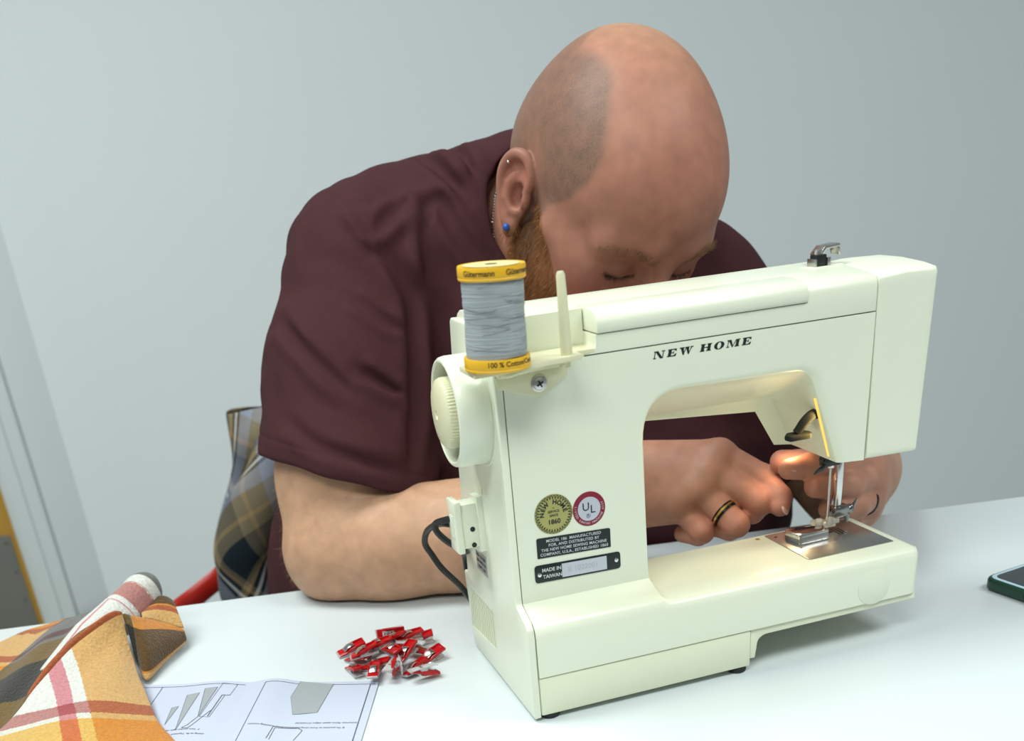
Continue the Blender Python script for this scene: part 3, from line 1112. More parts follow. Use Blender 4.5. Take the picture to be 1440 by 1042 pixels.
# torso core (under the shirt)
body.cap((.02, .60, -.10), (.085, .50, .17), .12, .12, k=.03)
body.cap((-.06, .478, .268), (.240, .472, .20), .052, .052, k=.05)
# neck
body.cap(hw_((-.030, 0, -.045)), (.085, .495, .285), .058, .078, k=.03)
body.cap(hw_((.020, 0, -.075)), (.105, .470, .215), .045, .06, k=.03)
# skull
H = lambda c, r, R=None, k=.012, op=1: body.ell(hw_(c), np.array(r) * HS, HR if R is None else HR @ np.array(R, float), k * HS, op)
HC = lambda a, b, ra, rb=None, k=.01, op=1: body.cap(hw_(a), hw_(b), ra * HS, (ra if rb is None else rb) * HS, k * HS, op)
HCH = lambda pts, rs, k=.006, op=1: body.chain([hw_(p) for p in pts], [r * HS for r in rs] if hasattr(rs, '__len__') else rs * HS, k * HS, op)
H((-.004, 0, .046), (.100, .078, .093), k=.02)
H((.034, 0, .048), (.064, .066, .062), k=.03)
H((-.045, 0, .015), (.058, .066, .060), k=.03)
# face block, jaw, chin
H((.044, 0, -.028), (.050, .055, .070), k=.03)
for sg in (-1, 1):
    HC((.002, sg * .054, -.040), (.066, sg * .020, -.090), .020, .020, k=.025)
    H((.052, sg * .037, -.022), (.034, .030, .034), k=.02)
    HC((.070, sg * .046, .001), (.030, sg * .064, .004), .014, .012, k=.02)
    HC((.078, sg * .046, .030), (.090, sg * .018, .035), .0125, .0125, k=.016)
H((.078, 0, -.088), (.024, .026, .022), k=.02)
H((.078, 0, -.050), (.024, .032, .030), k=.02)
for sg in (-1, 1):
    H((.1030, sg * .033, .015), (.019, .0175, .0135), k=.014, op=-1)
    H((.0770, sg * .0325, .0125), (.0170, .0185, .0160), k=.007)
    # lid crease, lash line, bag under the eye
    HCH([(.0870, sg * .0190, .0060), (.0938, sg * .0320, .0030), (.0850, sg * .0460, .0060)], .0010, k=.004, op=-1)
# nose
HC((.094, 0, .026), (.1185, 0, -.018), .0085, .0110, k=.012)
H((.1190, 0, -.021), (.0125, .0125, .0115), k=.008)
for sg in (-1, 1):
    H((.1070, sg * .0135, -.025), (.012, .0085, .0085), k=.006)
    H((.1120, sg * .0065, -.0330), (.006, .0038, .005), k=.003, op=-1)
# mouth
H((.0985, 0, -.0475), (.010, .022, .0055), k=.006)
H((.0970, 0, -.0580), (.010, .020, .0060), k=.006)
HCH([(.0960, -.024, -.0535), (.1075, 0, -.0530), (.0960, .024, -.0535)], .0012, k=.003, op=-1)
# ears
EAR = {}


def spline(L_, n):
    P = [np.array(p, float) for p in L_]
    out = []
    for i in range(len(P) - 1):
        p0, p1, p2, p3 = P[max(i - 1, 0)], P[i], P[i + 1], P[min(i + 2, len(P) - 1)]
        for k in range(n):
            t = k / n
            out.append(.5 * (2 * p1 + (p2 - p0) * t + (2 * p0 - 5 * p1 + 4 * p2 - p3) * t * t + (3 * p1 - p0 - 3 * p2 + p3) * t ** 3))
    return out + [P[-1]]


for sg in (-1, 1):
    ca, sa = math.cos(math.radians(16)), math.sin(math.radians(16))
    Ef = np.array([ca, -sg * sa, 0.0]); Eo = np.array([sa, sg * ca, 0.0])
    Eu = np.array([-.30, 0, .954]); Ef = Ef - Eu * (Ef @ Eu); Ef /= np.linalg.norm(Ef)
    Eo = np.cross(Ef, Eu) * (-sg) * -1.0
    if Eo[1] * sg < 0: Eo = -Eo
    E0 = np.array([-.014, sg * .0770, -.002])
    es = .99
    ep = lambda a, b_, c=0.0, E0=E0, Ef=Ef, Eu=Eu, Eo=Eo, es=es: E0 + es * (a * Ef + b_ * Eu + c * Eo)
    EAR[sg] = ep
    RE = np.array([Ef, Eu, Eo]).T
    # plate
    H(ep(-.004, .004, .003), (.017 * es, .029 * es, .0045 * es), RE, k=.004)
    H(ep(-.004, .000, -.004), (.013 * es, .024 * es, .008 * es), RE, k=.006)
    H(ep(-.002, -.0265, .004), (.0085 * es, .0100 * es, .0046 * es), RE, k=.005)
    # concha and fossa
    H(ep(.0015, .0005, .0085), (.0085 * es, .0115 * es, .0085 * es), RE, k=.003, op=-1)
    H(ep(-.0045, .0195, .0085), (.0085 * es, .0070 * es, .0040 * es), RE, k=.003, op=-1)
    EARC = lambda L_: [np.array(q) for q in spline(L_, 4)]
    HCH(EARC([ep(.0035, .001, .002), ep(.0115, .0110, .0045), ep(.0105, .0240, .0055), ep(.0015, .0330, .0065), ep(-.0100, .0310, .0075), ep(-.0182, .0190, .0080), ep(-.0190, .0040, .0075), ep(-.0135, -.0120, .0060), ep(-.0075, -.0230, .0050)]),
        list(np.interp(np.arange(33) / 4, range(9), [x * es for x in (.0022, .0034, .0040, .0042, .0042, .0040, .0036, .0034, .0040)])), k=.003)
    HCH([ep(-.0060, .0160, .0050), ep(-.0100, .0080, .0060), ep(-.0095, -.0040, .0060), ep(-.0030, -.0130, .0055), ep(.0040, -.0125, .005)], [x * es for x in (.0028, .0034, .0032, .0030, .0028)], k=.004)
    H(ep(.0100, -.0010, .0045), (.0042 * es, .0060 * es, .0045 * es), RE, k=.004)
    H(ep(.0055, -.0005, .0040), (.0030 * es, .0040 * es, .0060 * es), RE, k=.002, op=-1)

# right arm: lies on the table
SR = np.array([-.0833, .468, .281]); MR = np.array([-.1080, .415, .1835]); ER = np.array([-.144, .335, .0455])
WR = np.array([.1075, .272, .0852])
body.chain([SR, MR, (-.130, .365, .105), ER], [.066, .066, .063, .053], k=.04)
body.chain([ER, (-.110, .326, .046), (-.0864, .316, .0480), (-.0246, .301, .0500), (.045, .286, .0655), WR], [.050, .054, .0545, .0510, .0440, .0365], k=.012)
body.ell((-.153, .338, .030), (.030, .032, .032), k=.03)


def finger(pts, rs, k=.0035):
    body.chain(pts, rs, k)


RMC = dict(i=(.2056, .222, .1187), m=(.1962, .212, .1060), r=(.1844, .207, .0929), p=(.1677, .212, .0814))
for a_, c_, r0, r1 in (('i', (.1247, .262, .1083), .0235, .0150), ('m', (.1216, .256, .1001), .0240, .0155), ('r', (.1196, .256, .0868), .0240, .0150), ('p', (.1199, .260, .0742), .0215, .0138)):
    body.chain([c_, RMC[a_]], [r0, r1], k=.018)
finger([RMC['i'], (.2371, .196, .1026), (.2457, .178, .0895), (.2438, .172, .0833)], [.0140, .0112, .0098, .0088])
finger([RMC['m'], (.2301, .182, .0866), (.2255, .190, .0753), (.2107, .208, .0711)], [.0148, .0116, .0100, .0090])
finger([RMC['r'], (.2076, .178, .0700), (.2045, .188, .0631), (.1930, .206, .0620)], [.0140, .0110, .0098, .0088])
finger([RMC['p'], (.1807, .190, .0630), (.1791, .198, .0571), (.1690, .212, .0558)], [.0125, .0100, .0088, .0080])
finger([(.135, .268, .088), (.170, .256, .082), (.205, .228, .080), (.234, .196, .0800)], [.020, .0165, .0125, .0092], k=.006)
RING_R = [(RMC['r'], (.2076, .178, .0700), .66)]
for q_ in ('i', 'm', 'r', 'p'):                     # knuckles
    c_ = np.array(RMC[q_]) + (-.003, -.004, .005)
    body.ell(c_, (.0105, .0095, .009), k=.010)
# left arm: its elbow hangs behind the table edge, the hand comes up behind the needle
SL = np.array([.2487, .472, .215]); EL = np.array([.4020, .405, .0200]); WL = np.array([.3620, .275, .0690])
body.chain([SL, (SL + EL) / 2 + (.0, .006, .005), EL], [.062, .060, .046], k=.04)
body.chain([EL, (.388, .345, .052), WL], [.044, .042, .032], k=.012)
LMC = dict(i=(.3272, .200, .1068), m=(.3341, .198, .0900), r=(.3342, .198, .0720), p=(.3332, .205, .0557))
for a_, c_, r0, r1 in (('i', (.3475, .245, .0942), .0215, .0150), ('m', (.3527, .248, .0813), .0220, .0150), ('r', (.3525, .248, .0668), .0215, .0148), ('p', (.3493, .248, .0565), .0190, .0130)):
    body.chain([c_, LMC[a_]], [r0, r1], k=.018)
finger([LMC['i'], (.2915, .180, .1136), (.2638, .182, .1165), (.2489, .186, .1180)], [.0132, .0112, .0102, .0098])
finger([LMC['m'], (.3025, .166, .0956), (.2802, .158, .1000), (.2681, .156, .1020)], [.0135, .0112, .0102, .0096])
finger([LMC['r'], (.3111, .168, .0759), (.2917, .160, .0782), (.2828, .160, .0793)], [.0130, .0106, .0098, .0090])
finger([LMC['p'], (.3102, .178, .0583), (.2946, .172, .0602), (.2857, .174, .0608)], [.0115, .0095, .0086, .0078])
finger([(.345, .235, .094), (.3032, .185, .1110), (.2670, .166, .1165), (.2456, .160, .1183)], [.0190, .0150, .0112, .0086], k=.004)
# sit on the table, not in it
body.half((0, 0, .0012), (0, 0, -1), k=.004, lo=(-.3, .0, -.05), hi=(.5, .345, .02))

# ------------------------------------------------------------------ shirt
shirt = SDF()
shirt.ell((.015, .600, -.150), (.272, .185, .180), k=.05)
shirt.ell((.045, .565, -.040), (.285, .190, .200), k=.08)
shirt.ell((.140, .535, .010), (.220, .165, .180), k=.08)
shirt.ell((.235, .500, .000), (.130, .125, .160), k=.06)
shirt.ell((.070, .515, .130), (.200, .155, .170), k=.08)
shirt.cap((-.045, .485, .255), (.235, .478, .205), .078, .086, k=.05)
shirt.cap((-.050, .500, .294), (.095, .500, .311), .073, .078, k=.05)
HEM_R = np.array([-.1315, .352, .112])
HEM_N = np.cross(np.array([.1516, 0, -.0568]), np.array([.0786, -.085, -.0134]))
HEM_N = HEM_N / np.linalg.norm(HEM_N)
HEM_N = HEM_N if HEM_N[2] < 0 else -HEM_N
slv = SDF()
slv.chain([SR, MR, (-.1240, .372, .112), (-.137, .345, .06)], [.076, .083, .081, .081], k=.002)
slv.half((-.2080, .385, .1328), HEM_N, k=.004)
slv.chain([(-.118, .392, .140), (-.137, .345, .06)], [.0755, .0755], k=.003, op=-1)
slv2 = SDF()
slv2.chain([SL, (SL + EL) / 2, EL], [.080, .074, .066], k=.002)
slv2.half((SL + EL) / 2 + .30 * (EL - SL), EL - SL, k=.004)
shirt.sub(slv, (-.30, .2, -.05), (.05, .6, .4), k=.018)
shirt.sub(slv2, (.15, .25, -.05), (.5, .6, .33), k=.020)
# collar opening
shirt.chain([hw_((-.02, 0, -.03)), (.090, .480, .300), (.105, .44, .245)], [.070, .068, .064], k=.006, op=-1)


def fold(s, pts, amp, w, ridge=0.0):
    """a crease (amp > 0) or ridge pressed into the cloth along a curve"""
    P_ = [np.array(p, f32) for p in spline(pts, 4)]
    n = len(P_)
    taper = np.array([min(1, 4 * min(i, n - 1 - i) / n + .15) for i in range(n)], f32)

    def fn(X):
        best = np.full(X.shape[:-1], 1.0, f32); tp = np.zeros(X.shape[:-1], f32)
        for i in range(n - 1):
            a, b_ = P_[i], P_[i + 1]
            ba = b_ - a
            t = np.clip(((X - a) @ ba) / f32(max(1e-12, float(ba @ ba))), 0, 1)
            q = X - a - t[..., None] * ba
            d = np.sqrt((q * q).sum(-1))
            m = d < best
            best = np.where(m, d, best); tp = np.where(m, taper[i] + (taper[i + 1] - taper[i]) * t, tp)
        return tp * (amp * np.exp(-(best / w) ** 2) - ridge * amp * np.exp(-((best - 2.2 * w) / (1.3 * w)) ** 2))
    A_ = np.array(P_)
    s.disp(fn, A_.min(0) - 4.5 * w, A_.max(0) + 4.5 * w)


seam_ = [(-0.1246, 0.4241, 0.3397), (-0.1069, 0.4143, 0.3414), (-0.0884, 0.4029, 0.3341), (-0.0742, 0.3923, 0.3168), (-0.0612, 0.3835, 0.2916), (-0.0515, 0.3785, 0.2685), (-0.0431, 0.3772, 0.2523)]
fold(shirt, seam_, .0034, .0022, .4)
fold(shirt, [(-0.0617, 0.3895, 0.305), (-0.0537, 0.3871, 0.2924), (-0.0442, 0.3841, 0.2716), (-0.0399, 0.379, 0.2506), (-0.0439, 0.3588, 0.2183), (-0.0505, 0.3405, 0.1758), (-0.0574, 0.321, 0.1413), (-0.0631, 0.3081, 0.1184)], .012, .0075, .25)
fold(shirt, [(-0.0403, 0.424, 0.3408), (-0.0274, 0.4298, 0.3406), (-0.0298, 0.408, 0.3159), (-0.0325, 0.3957, 0.2896), (-0.0352, 0.3865, 0.263)], -.0060, .008)
fold(shirt, [(-0.0168, 0.4234, 0.332), (-0.0035, 0.4256, 0.3355), (0.008, 0.4094, 0.3122), (0.0198, 0.4002, 0.2933), (0.0326, 0.3943, 0.279)], .0075, .0058, .5)
fold(shirt, [(-0.0824, 0.4113, 0.3433), (-0.077, 0.4013, 0.3319), (-0.0665, 0.3953, 0.32), (-0.0496, 0.4085, 0.3303), (-0.0384, 0.4202, 0.3365)], .0062, .0055, .7)
fold(shirt, [(-0.0987, 0.3644, 0.2699), (-0.0774, 0.3557, 0.2522), (-0.0522, 0.3573, 0.2308)], .0045, .0048, .7)
fold(shirt, [(-0.169, 0.3926, 0.2531), (-0.1421, 0.341, 0.2248), (-0.1073, 0.3158, 0.1877)], .0050, .0055, .7)
fold(shirt, [(-0.101, 0.3273, 0.2106), (-0.0604, 0.3325, 0.1791)], .0048, .0050, .7)
fold(shirt, [(-0.015, 0.485, 0.372), (-0.002, 0.461, 0.3661), (0.024, 0.4244, 0.3348)], .0058, .0062, .7)
fold(shirt, [(0.015, 0.485, 0.376), (0.0264, 0.4628, 0.3683), (0.034, 0.4368, 0.3474)], .0052, .0060, .7)
fold(shirt, [(-0.1703, 0.3256, 0.1739), (-0.1475, 0.298, 0.1541), (-0.1083, 0.2884, 0.1368), (-0.0674, 0.3037, 0.1174)], .0035, .0055, .6)
fold(shirt, [(-0.0122, 0.3931, 0.2662), (-0.0135, 0.383, 0.2167), (-0.0173, 0.376, 0.1653)], .0060, .012, .4)


def hem_line(X):
    dp = (X - np.array((-.2080, .385, .1328), f32)) @ HEM_N.astype(f32)
    return .0011 * np.exp(-((dp + .0185) / .0016) ** 2)


shirt.disp(hem_line, (-.26, .26, .06), (-.055, .45, .21))
shirt.disp(lambda X: .0011 * np.sin(X[..., 0] * 46 + 3 * np.sin(X[..., 2] * 31)) * np.sin(X[..., 2] * 57 + 2 * np.sin(X[..., 1] * 39 + 1)) + .0006 * np.sin(X[..., 0] * 131 + X[..., 2] * 96 + 2 * np.sin(X[..., 1] * 80)), (-.4, .1, -.4), (.6, 1, .6))

shirt.half((0, .3535, 0), (0, -1, 0), k=.006, lo=(-.4, .2, -.4), hi=(.6, .5, -.004))

# trousers and shoes, under the table
trousers = SDF()
trousers.cap((-.07, .62, -.25), (.11, .62, -.25), .135, k=.02)
for kx, fx in ((-.16, -.17), (.22, .24)):
    trousers.chain([(.02 + (kx - .03) * .45, .60, -.235), (kx, .215, -.235), (fx, .27, FZ_ + .10)], [.105, .072, .055], k=.03)
shoes = SDF()
for fx in (-.17, .24):
    shoes.chain([(fx, .295, FZ_ + .050), (fx, .20, FZ_ + .042), (fx, .10, FZ_ + .036)], [.050, .046, .040], k=.01)
shoes.half((0, 0, FZ_), (0, 0, -1), k=.004)

PERSON = empty('person', (.05, .6, FZ))
tag(PERSON, 'bald bearded man in a maroon t-shirt bending over the sewing machine', 'person')
PINV = Matrix.Translation((-.05, -.6, -FZ))


def on_person(o, parent=None):
    o.parent = parent or PERSON
    o.matrix_parent_inverse = PINV if parent is None else Matrix.Identity(4)
    return o


def attr_material(name, rough, sss, stub=False, bump=(900, .08), spec=.4):
    m = bpy.data.materials.new(name)
    m.use_nodes = True
    nt = m.node_tree
    b = nt.nodes['Principled BSDF']
    b.inputs['Roughness'].default_value = rough
    b.inputs['Specular IOR Level'].default_value = spec
    if sss:
        b.inputs['Subsurface Weight'].default_value = sss
        b.inputs['Subsurface Radius'].default_value = (1.0, .35, .2)
        b.inputs['Subsurface Scale'].default_value = .004
    at = nt.nodes.new('ShaderNodeAttribute'); at.attribute_name = 'tint'
    tc = nt.nodes.new('ShaderNodeTexCoord')
    n1 = nt.nodes.new('ShaderNodeTexNoise'); n1.inputs['Scale'].default_value = 70; n1.inputs['Detail'].default_value = 5
    nt.links.new(tc.outputs['Object'], n1.inputs['Vector'])
    hs = nt.nodes.new('ShaderNodeMix'); hs.data_type = 'RGBA'; hs.blend_type = 'MULTIPLY'
    rp = nt.nodes.new('ShaderNodeMapRange'); rp.inputs[1].default_value = .3; rp.inputs[2].default_value = .7; rp.inputs[3].default_value = .86; rp.inputs[4].default_value = 1.08
    nt.links.new(n1.outputs['Fac'], rp.inputs[0])
    hs.inputs[0].default_value = 1
    nt.links.new(at.outputs['Color'], hs.inputs[6])
    nt.links.new(rp.outputs[0], hs.inputs[7])
    out = hs.outputs[2]
    if stub:
        a2 = nt.nodes.new('ShaderNodeAttribute'); a2.attribute_name = 'stubble'
        n2 = nt.nodes.new('ShaderNodeTexNoise'); n2.inputs['Scale'].default_value = 900; n2.inputs['Detail'].default_value = 3
        n3 = nt.nodes.new('ShaderNodeTexNoise'); n3.inputs['Scale'].default_value = 95; n3.inputs['Detail'].default_value = 3
        nt.links.new(tc.outputs['Object'], n2.inputs['Vector']); nt.links.new(tc.outputs['Object'], n3.inputs['Vector'])
        r2 = nt.nodes.new('ShaderNodeMapRange'); r2.inputs[1].default_value = .35; r2.inputs[2].default_value = .65; r2.inputs[3].default_value = .6; r2.inputs[4].default_value = 1.0
        r3 = nt.nodes.new('ShaderNodeMapRange'); r3.inputs[1].default_value = .3; r3.inputs[2].default_value = .7; r3.inputs[3].default_value = .70; r3.inputs[4].default_value = 1.0
        nt.links.new(n2.outputs['Fac'], r2.inputs[0]); nt.links.new(n3.outputs['Fac'], r3.inputs[0])
        mm = nt.nodes.new('ShaderNodeMath'); mm.operation = 'MULTIPLY'
        nt.links.new(r2.outputs[0], mm.inputs[0]); nt.links.new(r3.outputs[0], mm.inputs[1])
        m4 = nt.nodes.new('ShaderNodeMath'); m4.operation = 'MULTIPLY'
        nt.links.new(mm.outputs[0], m4.inputs[0]); nt.links.new(a2.outputs['Fac'], m4.inputs[1])
        mx = nt.nodes.new('ShaderNodeMix'); mx.data_type = 'RGBA'
        nt.links.new(m4.outputs[0], mx.inputs[0]); nt.links.new(out, mx.inputs[6])
        mx.inputs[7].default_value = (.105, .076, .056, 1)
        out = mx.outputs[2]
    nt.links.new(out, b.inputs['Base Color'])
    nb = nt.nodes.new('ShaderNodeTexNoise'); nb.inputs['Scale'].default_value = bump[0]; nb.inputs['Detail'].default_value = 4
    nt.links.new(tc.outputs['Object'], nb.inputs['Vector'])
    bp = nt.nodes.new('ShaderNodeBump'); bp.inputs['Strength'].default_value = bump[1]; bp.inputs['Distance'].default_value = .0006
    nt.links.new(nb.outputs['Fac'], bp.inputs['Height']); nt.links.new(bp.outputs['Normal'], b.inputs['Normal'])
    return m


def sstep(a, b_, x):
    t = np.clip((x - a) / (b_ - a), 0, 1)
    return t * t * (3 - 2 * t)


def set_attr(me, name, arr):
    if arr.ndim == 2:
        a = me.attributes.new(name, 'FLOAT_COLOR', 'POINT')
        a.data.foreach_set('color', np.concatenate([arr, np.ones((len(arr), 1))], 1).astype(f32).ravel())
    else:
        a = me.attributes.new(name, 'FLOAT', 'POINT')
        a.data.foreach_set('value', arr.astype(f32))


M_SKIN = attr_material('skin', .50, .12, True, spec=.32)
V, Q = body.grid((-.30, .10, -.20), (.50, .74, .56), .0014)
me, V = np_mesh('body', V, Q, 1)
NV = normals_of(V, Q)
LH = (V - HP) @ HR / HS                       # head frame: forward, left, up
LF, LL, LU = LH.T
aL = np.abs(LL)
head = sstep(.16, .13, np.linalg.norm(LH - (0.02, 0, .0), axis=1)) * (V[:, 2] > .12)
# colours of the skin
c_body = np.array([.50, .285, .175]); c_head = np.array([.385, .170, .113]); c_red = np.array([.32, .095, .068]); c_hand = np.array([.46, .22, .150])
col = np.repeat(c_body[None], len(V), 0)


def paint(col, w, c):
    return col * (1 - w[:, None]) + np.array(c) * w[:, None]


handw = np.maximum(sstep(.06, .16, V[:, 0]) * (V[:, 1] < .29) * (V[:, 2] < .15), sstep(.30, .24, V[:, 1]) * (V[:, 0] > .22) * (V[:, 2] < .15)) * (1 - head)
col = paint(col, handw, c_hand)
for tip in ((.2438, .172, .0833), (.2301, .182, .0866), (.2489, .186, .118), (.2456, .16, .1183), (.2681, .156, .102), (.2076, .178, .07), (.1807, .19, .063)):
    col = paint(col, .75 * np.exp(-(np.linalg.norm(V - tip, axis=1) / .018) ** 2), (.50, .19, .13))
col = paint(col, head, c_head)
blob = lambda c, r: np.exp(-(((LH - np.array(c)) / np.array(r)) ** 2).sum(1)) * head
for sg in (-1, 1):
    col = paint(col, .75 * blob((.075, sg * .045, -.018), (.030, .026, .026)), c_red)
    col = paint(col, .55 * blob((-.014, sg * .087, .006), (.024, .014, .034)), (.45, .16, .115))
    col = paint(col, .50 * blob((-.012, sg * .080, .000), (.010, .008, .012)), (.22, .07, .048))  # shade in the ear's hollow put into the skin colour
    # under-brow shade painted onto the lids, and the lash line
    col = paint(col, .70 * blob((.090, sg * .0325, .011), (.016, .019, .0115)), (.215, .085, .060))
    lash = np.exp(-((LU - (.0045 + .0030 * ((LL - sg * .0325) / .014) ** 2)) / .0021) ** 2) * (np.abs(LL - sg * .0325) < .0155) * (LF > .070) * head
    col = paint(col, .85 * lash, (.05, .03, .022))
col = paint(col, .35 * blob((.070, 0, .085), (.05, .05, .03)), (.45, .175, .125))
col = paint(col, .60 * blob((.118, 0, -.020), (.018, .018, .016)), (.43, .165, .125))
col = paint(col, .8 * blob((.105, 0, -.053), (.012, .021, .008)), (.48, .17, .14))
# shaved hair at the sides and back
lim = np.interp(LF, [-.085, -.050, 0, .020, .045, .056], [.0, .049, .0490, .0570, .0645, .0740])
frontl = np.interp(LU, [-.02, .0195, .041, .064, .088, .11], [.020, .024, .042, .051, .056, .060])
stub = sstep(-.005, .005, aL - lim) * sstep(.004, -.004, LF - frontl) * sstep(-.060, -.030, LU) * head
stub *= 1 - np.clip(sum(blob((-.014, sg * .088, .000), (.020, .012, .034)) for sg in (-1, 1)) * 2.2, 0, 1)
stub *= .92 * (.90 + .10 * sstep(-.05, .04, LF))
# beard
ul = np.interp(LF, [.0, .010, .029, .040, .054, .070, .088, .100], [.020, .012, .004, -.006, -.020, -.030, -.037, -.038])
rl = np.interp(LU, [-.12, -.065, -.03, .0, .02], [.010, -.018, -.006, .004, .008])
beard = sstep(.004, -.004, LU - ul) * sstep(-.003, .005, LF - rl) * head * sstep(-.125, -.108, LU)
lips = np.exp(-(((LH - np.array((.104, 0, -.053))) / (.014, .019, .0075)) ** 2).sum(1))
beard = beard * (1 - np.clip(lips * 1.6, 0, 1))
col = paint(col, .72 * beard, (.26, .105, .035))
set_attr(me, 'tint', np.clip(col, 0, 1))
set_attr(me, 'stubble', stub)
bo = on_person(link('body', me, M_SKIN, None, 180))


def strands(name, idx, length, r, dirf, m, seed=1, bend=.3):
    """a coat of fine tapered hairs growing from skin vertices"""
    rng = np.random.default_rng(seed)
    n = len(idx)
    p0 = V[idx] + rng.normal(0, .0006, (n, 3))
    nrm = NV[idx]
    d = dirf(idx, nrm, rng)
    d /= np.linalg.norm(d, axis=1)[:, None]
    L = length * rng.uniform(.65, 1.2, n)[:, None]
    rnd = rng.normal(0, 1, (n, 3))
    s1 = np.cross(d, rnd); s1 /= np.linalg.norm(s1, axis=1)[:, None]
    s2 = np.cross(d, s1)
    bd = rng.normal(0, bend, (n, 3))
    p0 = p0 - nrm * .0006
    p1 = p0 + L * .5 * d + L * .06 * bd
    p2 = p0 + L * d + L * .25 * bd
    ring = []
    for p, q in ((p0, r), (p1, r * .8)):
        for a in (0, 2.094, 4.189):
            ring.append(p + q * (math.cos(a) * s1 + math.sin(a) * s2))
    ring.append(p2)
    VV = np.stack(ring, 1).reshape(-1, 3)
    base = np.arange(n)[:, None] * 7
    F = []
    for k in range(3):
        j = (k + 1) % 3
        F.append(np.concatenate([base + k, base + j, base + 3 + j], 1)); F.append(np.concatenate([base + k, base + 3 + j, base + 3 + k], 1))
        F.append(np.concatenate([base + 3 + k, base + 3 + j, base + 6], 1))
    F = np.concatenate(F)
    me = bpy.data.meshes.new(name)
    me.from_pydata(VV.tolist(), [], F.tolist())
    return on_person(link(name, me, m, None, 180, 'stuff'))


rng0 = np.random.default_rng(3)


def pick(w, n):
    p = w / w.sum()
    return rng0.choice(len(w), n, p=p)


hd = lambda f_, l_, u_: HR @ np.array([f_, l_, u_], float)
M_BEARD = mat('ginger_beard_hair', (.30, .125, .038), .5, spec=.3)
strands('beard', pick(beard * (beard > .25), 9000), .0105, .00017, lambda i, n, g: n * .55 + hd(.25, 0, -.85) + g.normal(0, .22, n.shape), M_BEARD, 5)
M_BROW = mat('eyebrow_hair', (.26, .14, .065), .5, spec=.3)
bw = np.zeros(len(V))
for sg in (-1, 1):
    yy = np.interp(aL, [.010, .034, .052, .062], [.0315, .0385, .0345, .0285])
    bw += np.exp(-((LU - yy) / .0032) ** 2) * (LL * sg > .011) * (aL < .060) * (LF > .06) * head
strands('eyebrows', pick(bw * (bw > .1), 700), .0075, .00010, lambda i, n, g: n * .25 + np.sign(LL[i])[:, None] * hd(-.25, 1, .15) + g.normal(0, .15, n.shape), M_BROW, 6)
lw = np.zeros(len(V))
for sg in (-1, 1):
    lw += np.exp(-((LU - (.0045 + .0030 * ((LL - sg * .0325) / .014) ** 2)) / .0012) ** 2) * (np.abs(LL - sg * .0325) < .0150) * (LF > .070) * head
strands('eyelashes', pick(lw * (lw > .2), 180), .0065, .00012, lambda i, n, g: n * .8 + hd(.3, 0, -.7) + g.normal(0, .1, n.shape), mat('lash_hair', (.06, .035, .02), .5), 7)
aw = ((V[:, 2] < .14) & (V[:, 2] > .006) & (V[:, 0] < .03) & (V[:, 1] > .20)) * 1.0
strands('arm_hair', pick(aw, 2600), .0095, .000055, lambda i, n, g: n * .35 + np.array([-.55, .25, -.75]) + g.normal(0, .25, n.shape), mat('arm_hair_fair', (.48, .30, .16), .5), 8)

# shirt
M_SHIRT = mat('maroon_jersey', (.052, .0165, .0195), .85, spec=.18, vary=(140, .10), bump=(1400, .25))
Vs, Qs = shirt.grid((-.32, .15, -.34), (.50, .82, .50), .0018)
mes, Vs = np_mesh('shirt', Vs, Qs, 1)
on_person(link('shirt', mes, M_SHIRT, None, 180))
Vs, Qs = trousers.grid((-.40, .10, -.80), (.45, .85, .0), .008)
mes, Vs = np_mesh('trousers', Vs, Qs, 2)
on_person(link('trousers', mes, mat('dark_denim', (.02, .025, .04), .9, bump=(900, .3)), None, 180))
for x0_, x1_ in ((-.26, -.08), (.15, .33)):
    Vs, Qs = shoes.grid((x0_, .0, -.80), (x1_, .40, -.60), .006)
    mes, Vs = np_mesh('shoe', Vs, Qs, 2)
    on_person(link('shoe', mes, mat('black_shoe', (.02, .02, .02), .5), None, 180))

# jewellery
M_SILVER = mat('silver', (.72, .72, .70), .22, metal=1)


def ring_on(name, a, b_, t, r, w, prof_mats):
    a, b_ = Vector(a), Vector(b_)
    q = Vector((0, 0, 1)).rotation_difference(b_ - a).to_matrix().to_4x4()
    Mx = Matrix.Translation(a.lerp(b_, t)) @ q
    b = bmesh.new(); lathe(b, [(r - .001, -w), (r + .0008, -w * .95), (r + .0013, 0), (r + .0008, w * .95), (r - .001, w), (r - .001, -w)], 40, Mx, cap=False)
    o = on_person(obj(name, b, prof_mats[0]))
    if len(prof_mats) > 1:
        b = bmesh.new(); lathe(b, [(r + .0007, -w * .35), (r + .0016, -w * .3), (r + .0016, w * .3), (r + .0007, w * .35)], 40, Mx, cap=False)
        i_ = obj('ring_inlay', b, prof_mats[1]); i_.parent = o
        i_.matrix_parent_inverse = Matrix.Identity(4)
    return o


M_BRING = mat('black_ring', (.02, .022, .022), .25, metal=.8)
M_GOLDR = mat('gold', (.75, .46, .14), .2, metal=1)
ring_on('finger_ring', RMC['r'], (.2076, .178, .0700), .66, .0118, .0030, [M_BRING, M_GOLDR])['label'] = 'black ring with a gold stripe'
ring_on('finger_ring', LMC['r'], (.3111, .168, .0759), .36, .0122, .0024, [M_BRING])['label'] = 'plain dark ring'
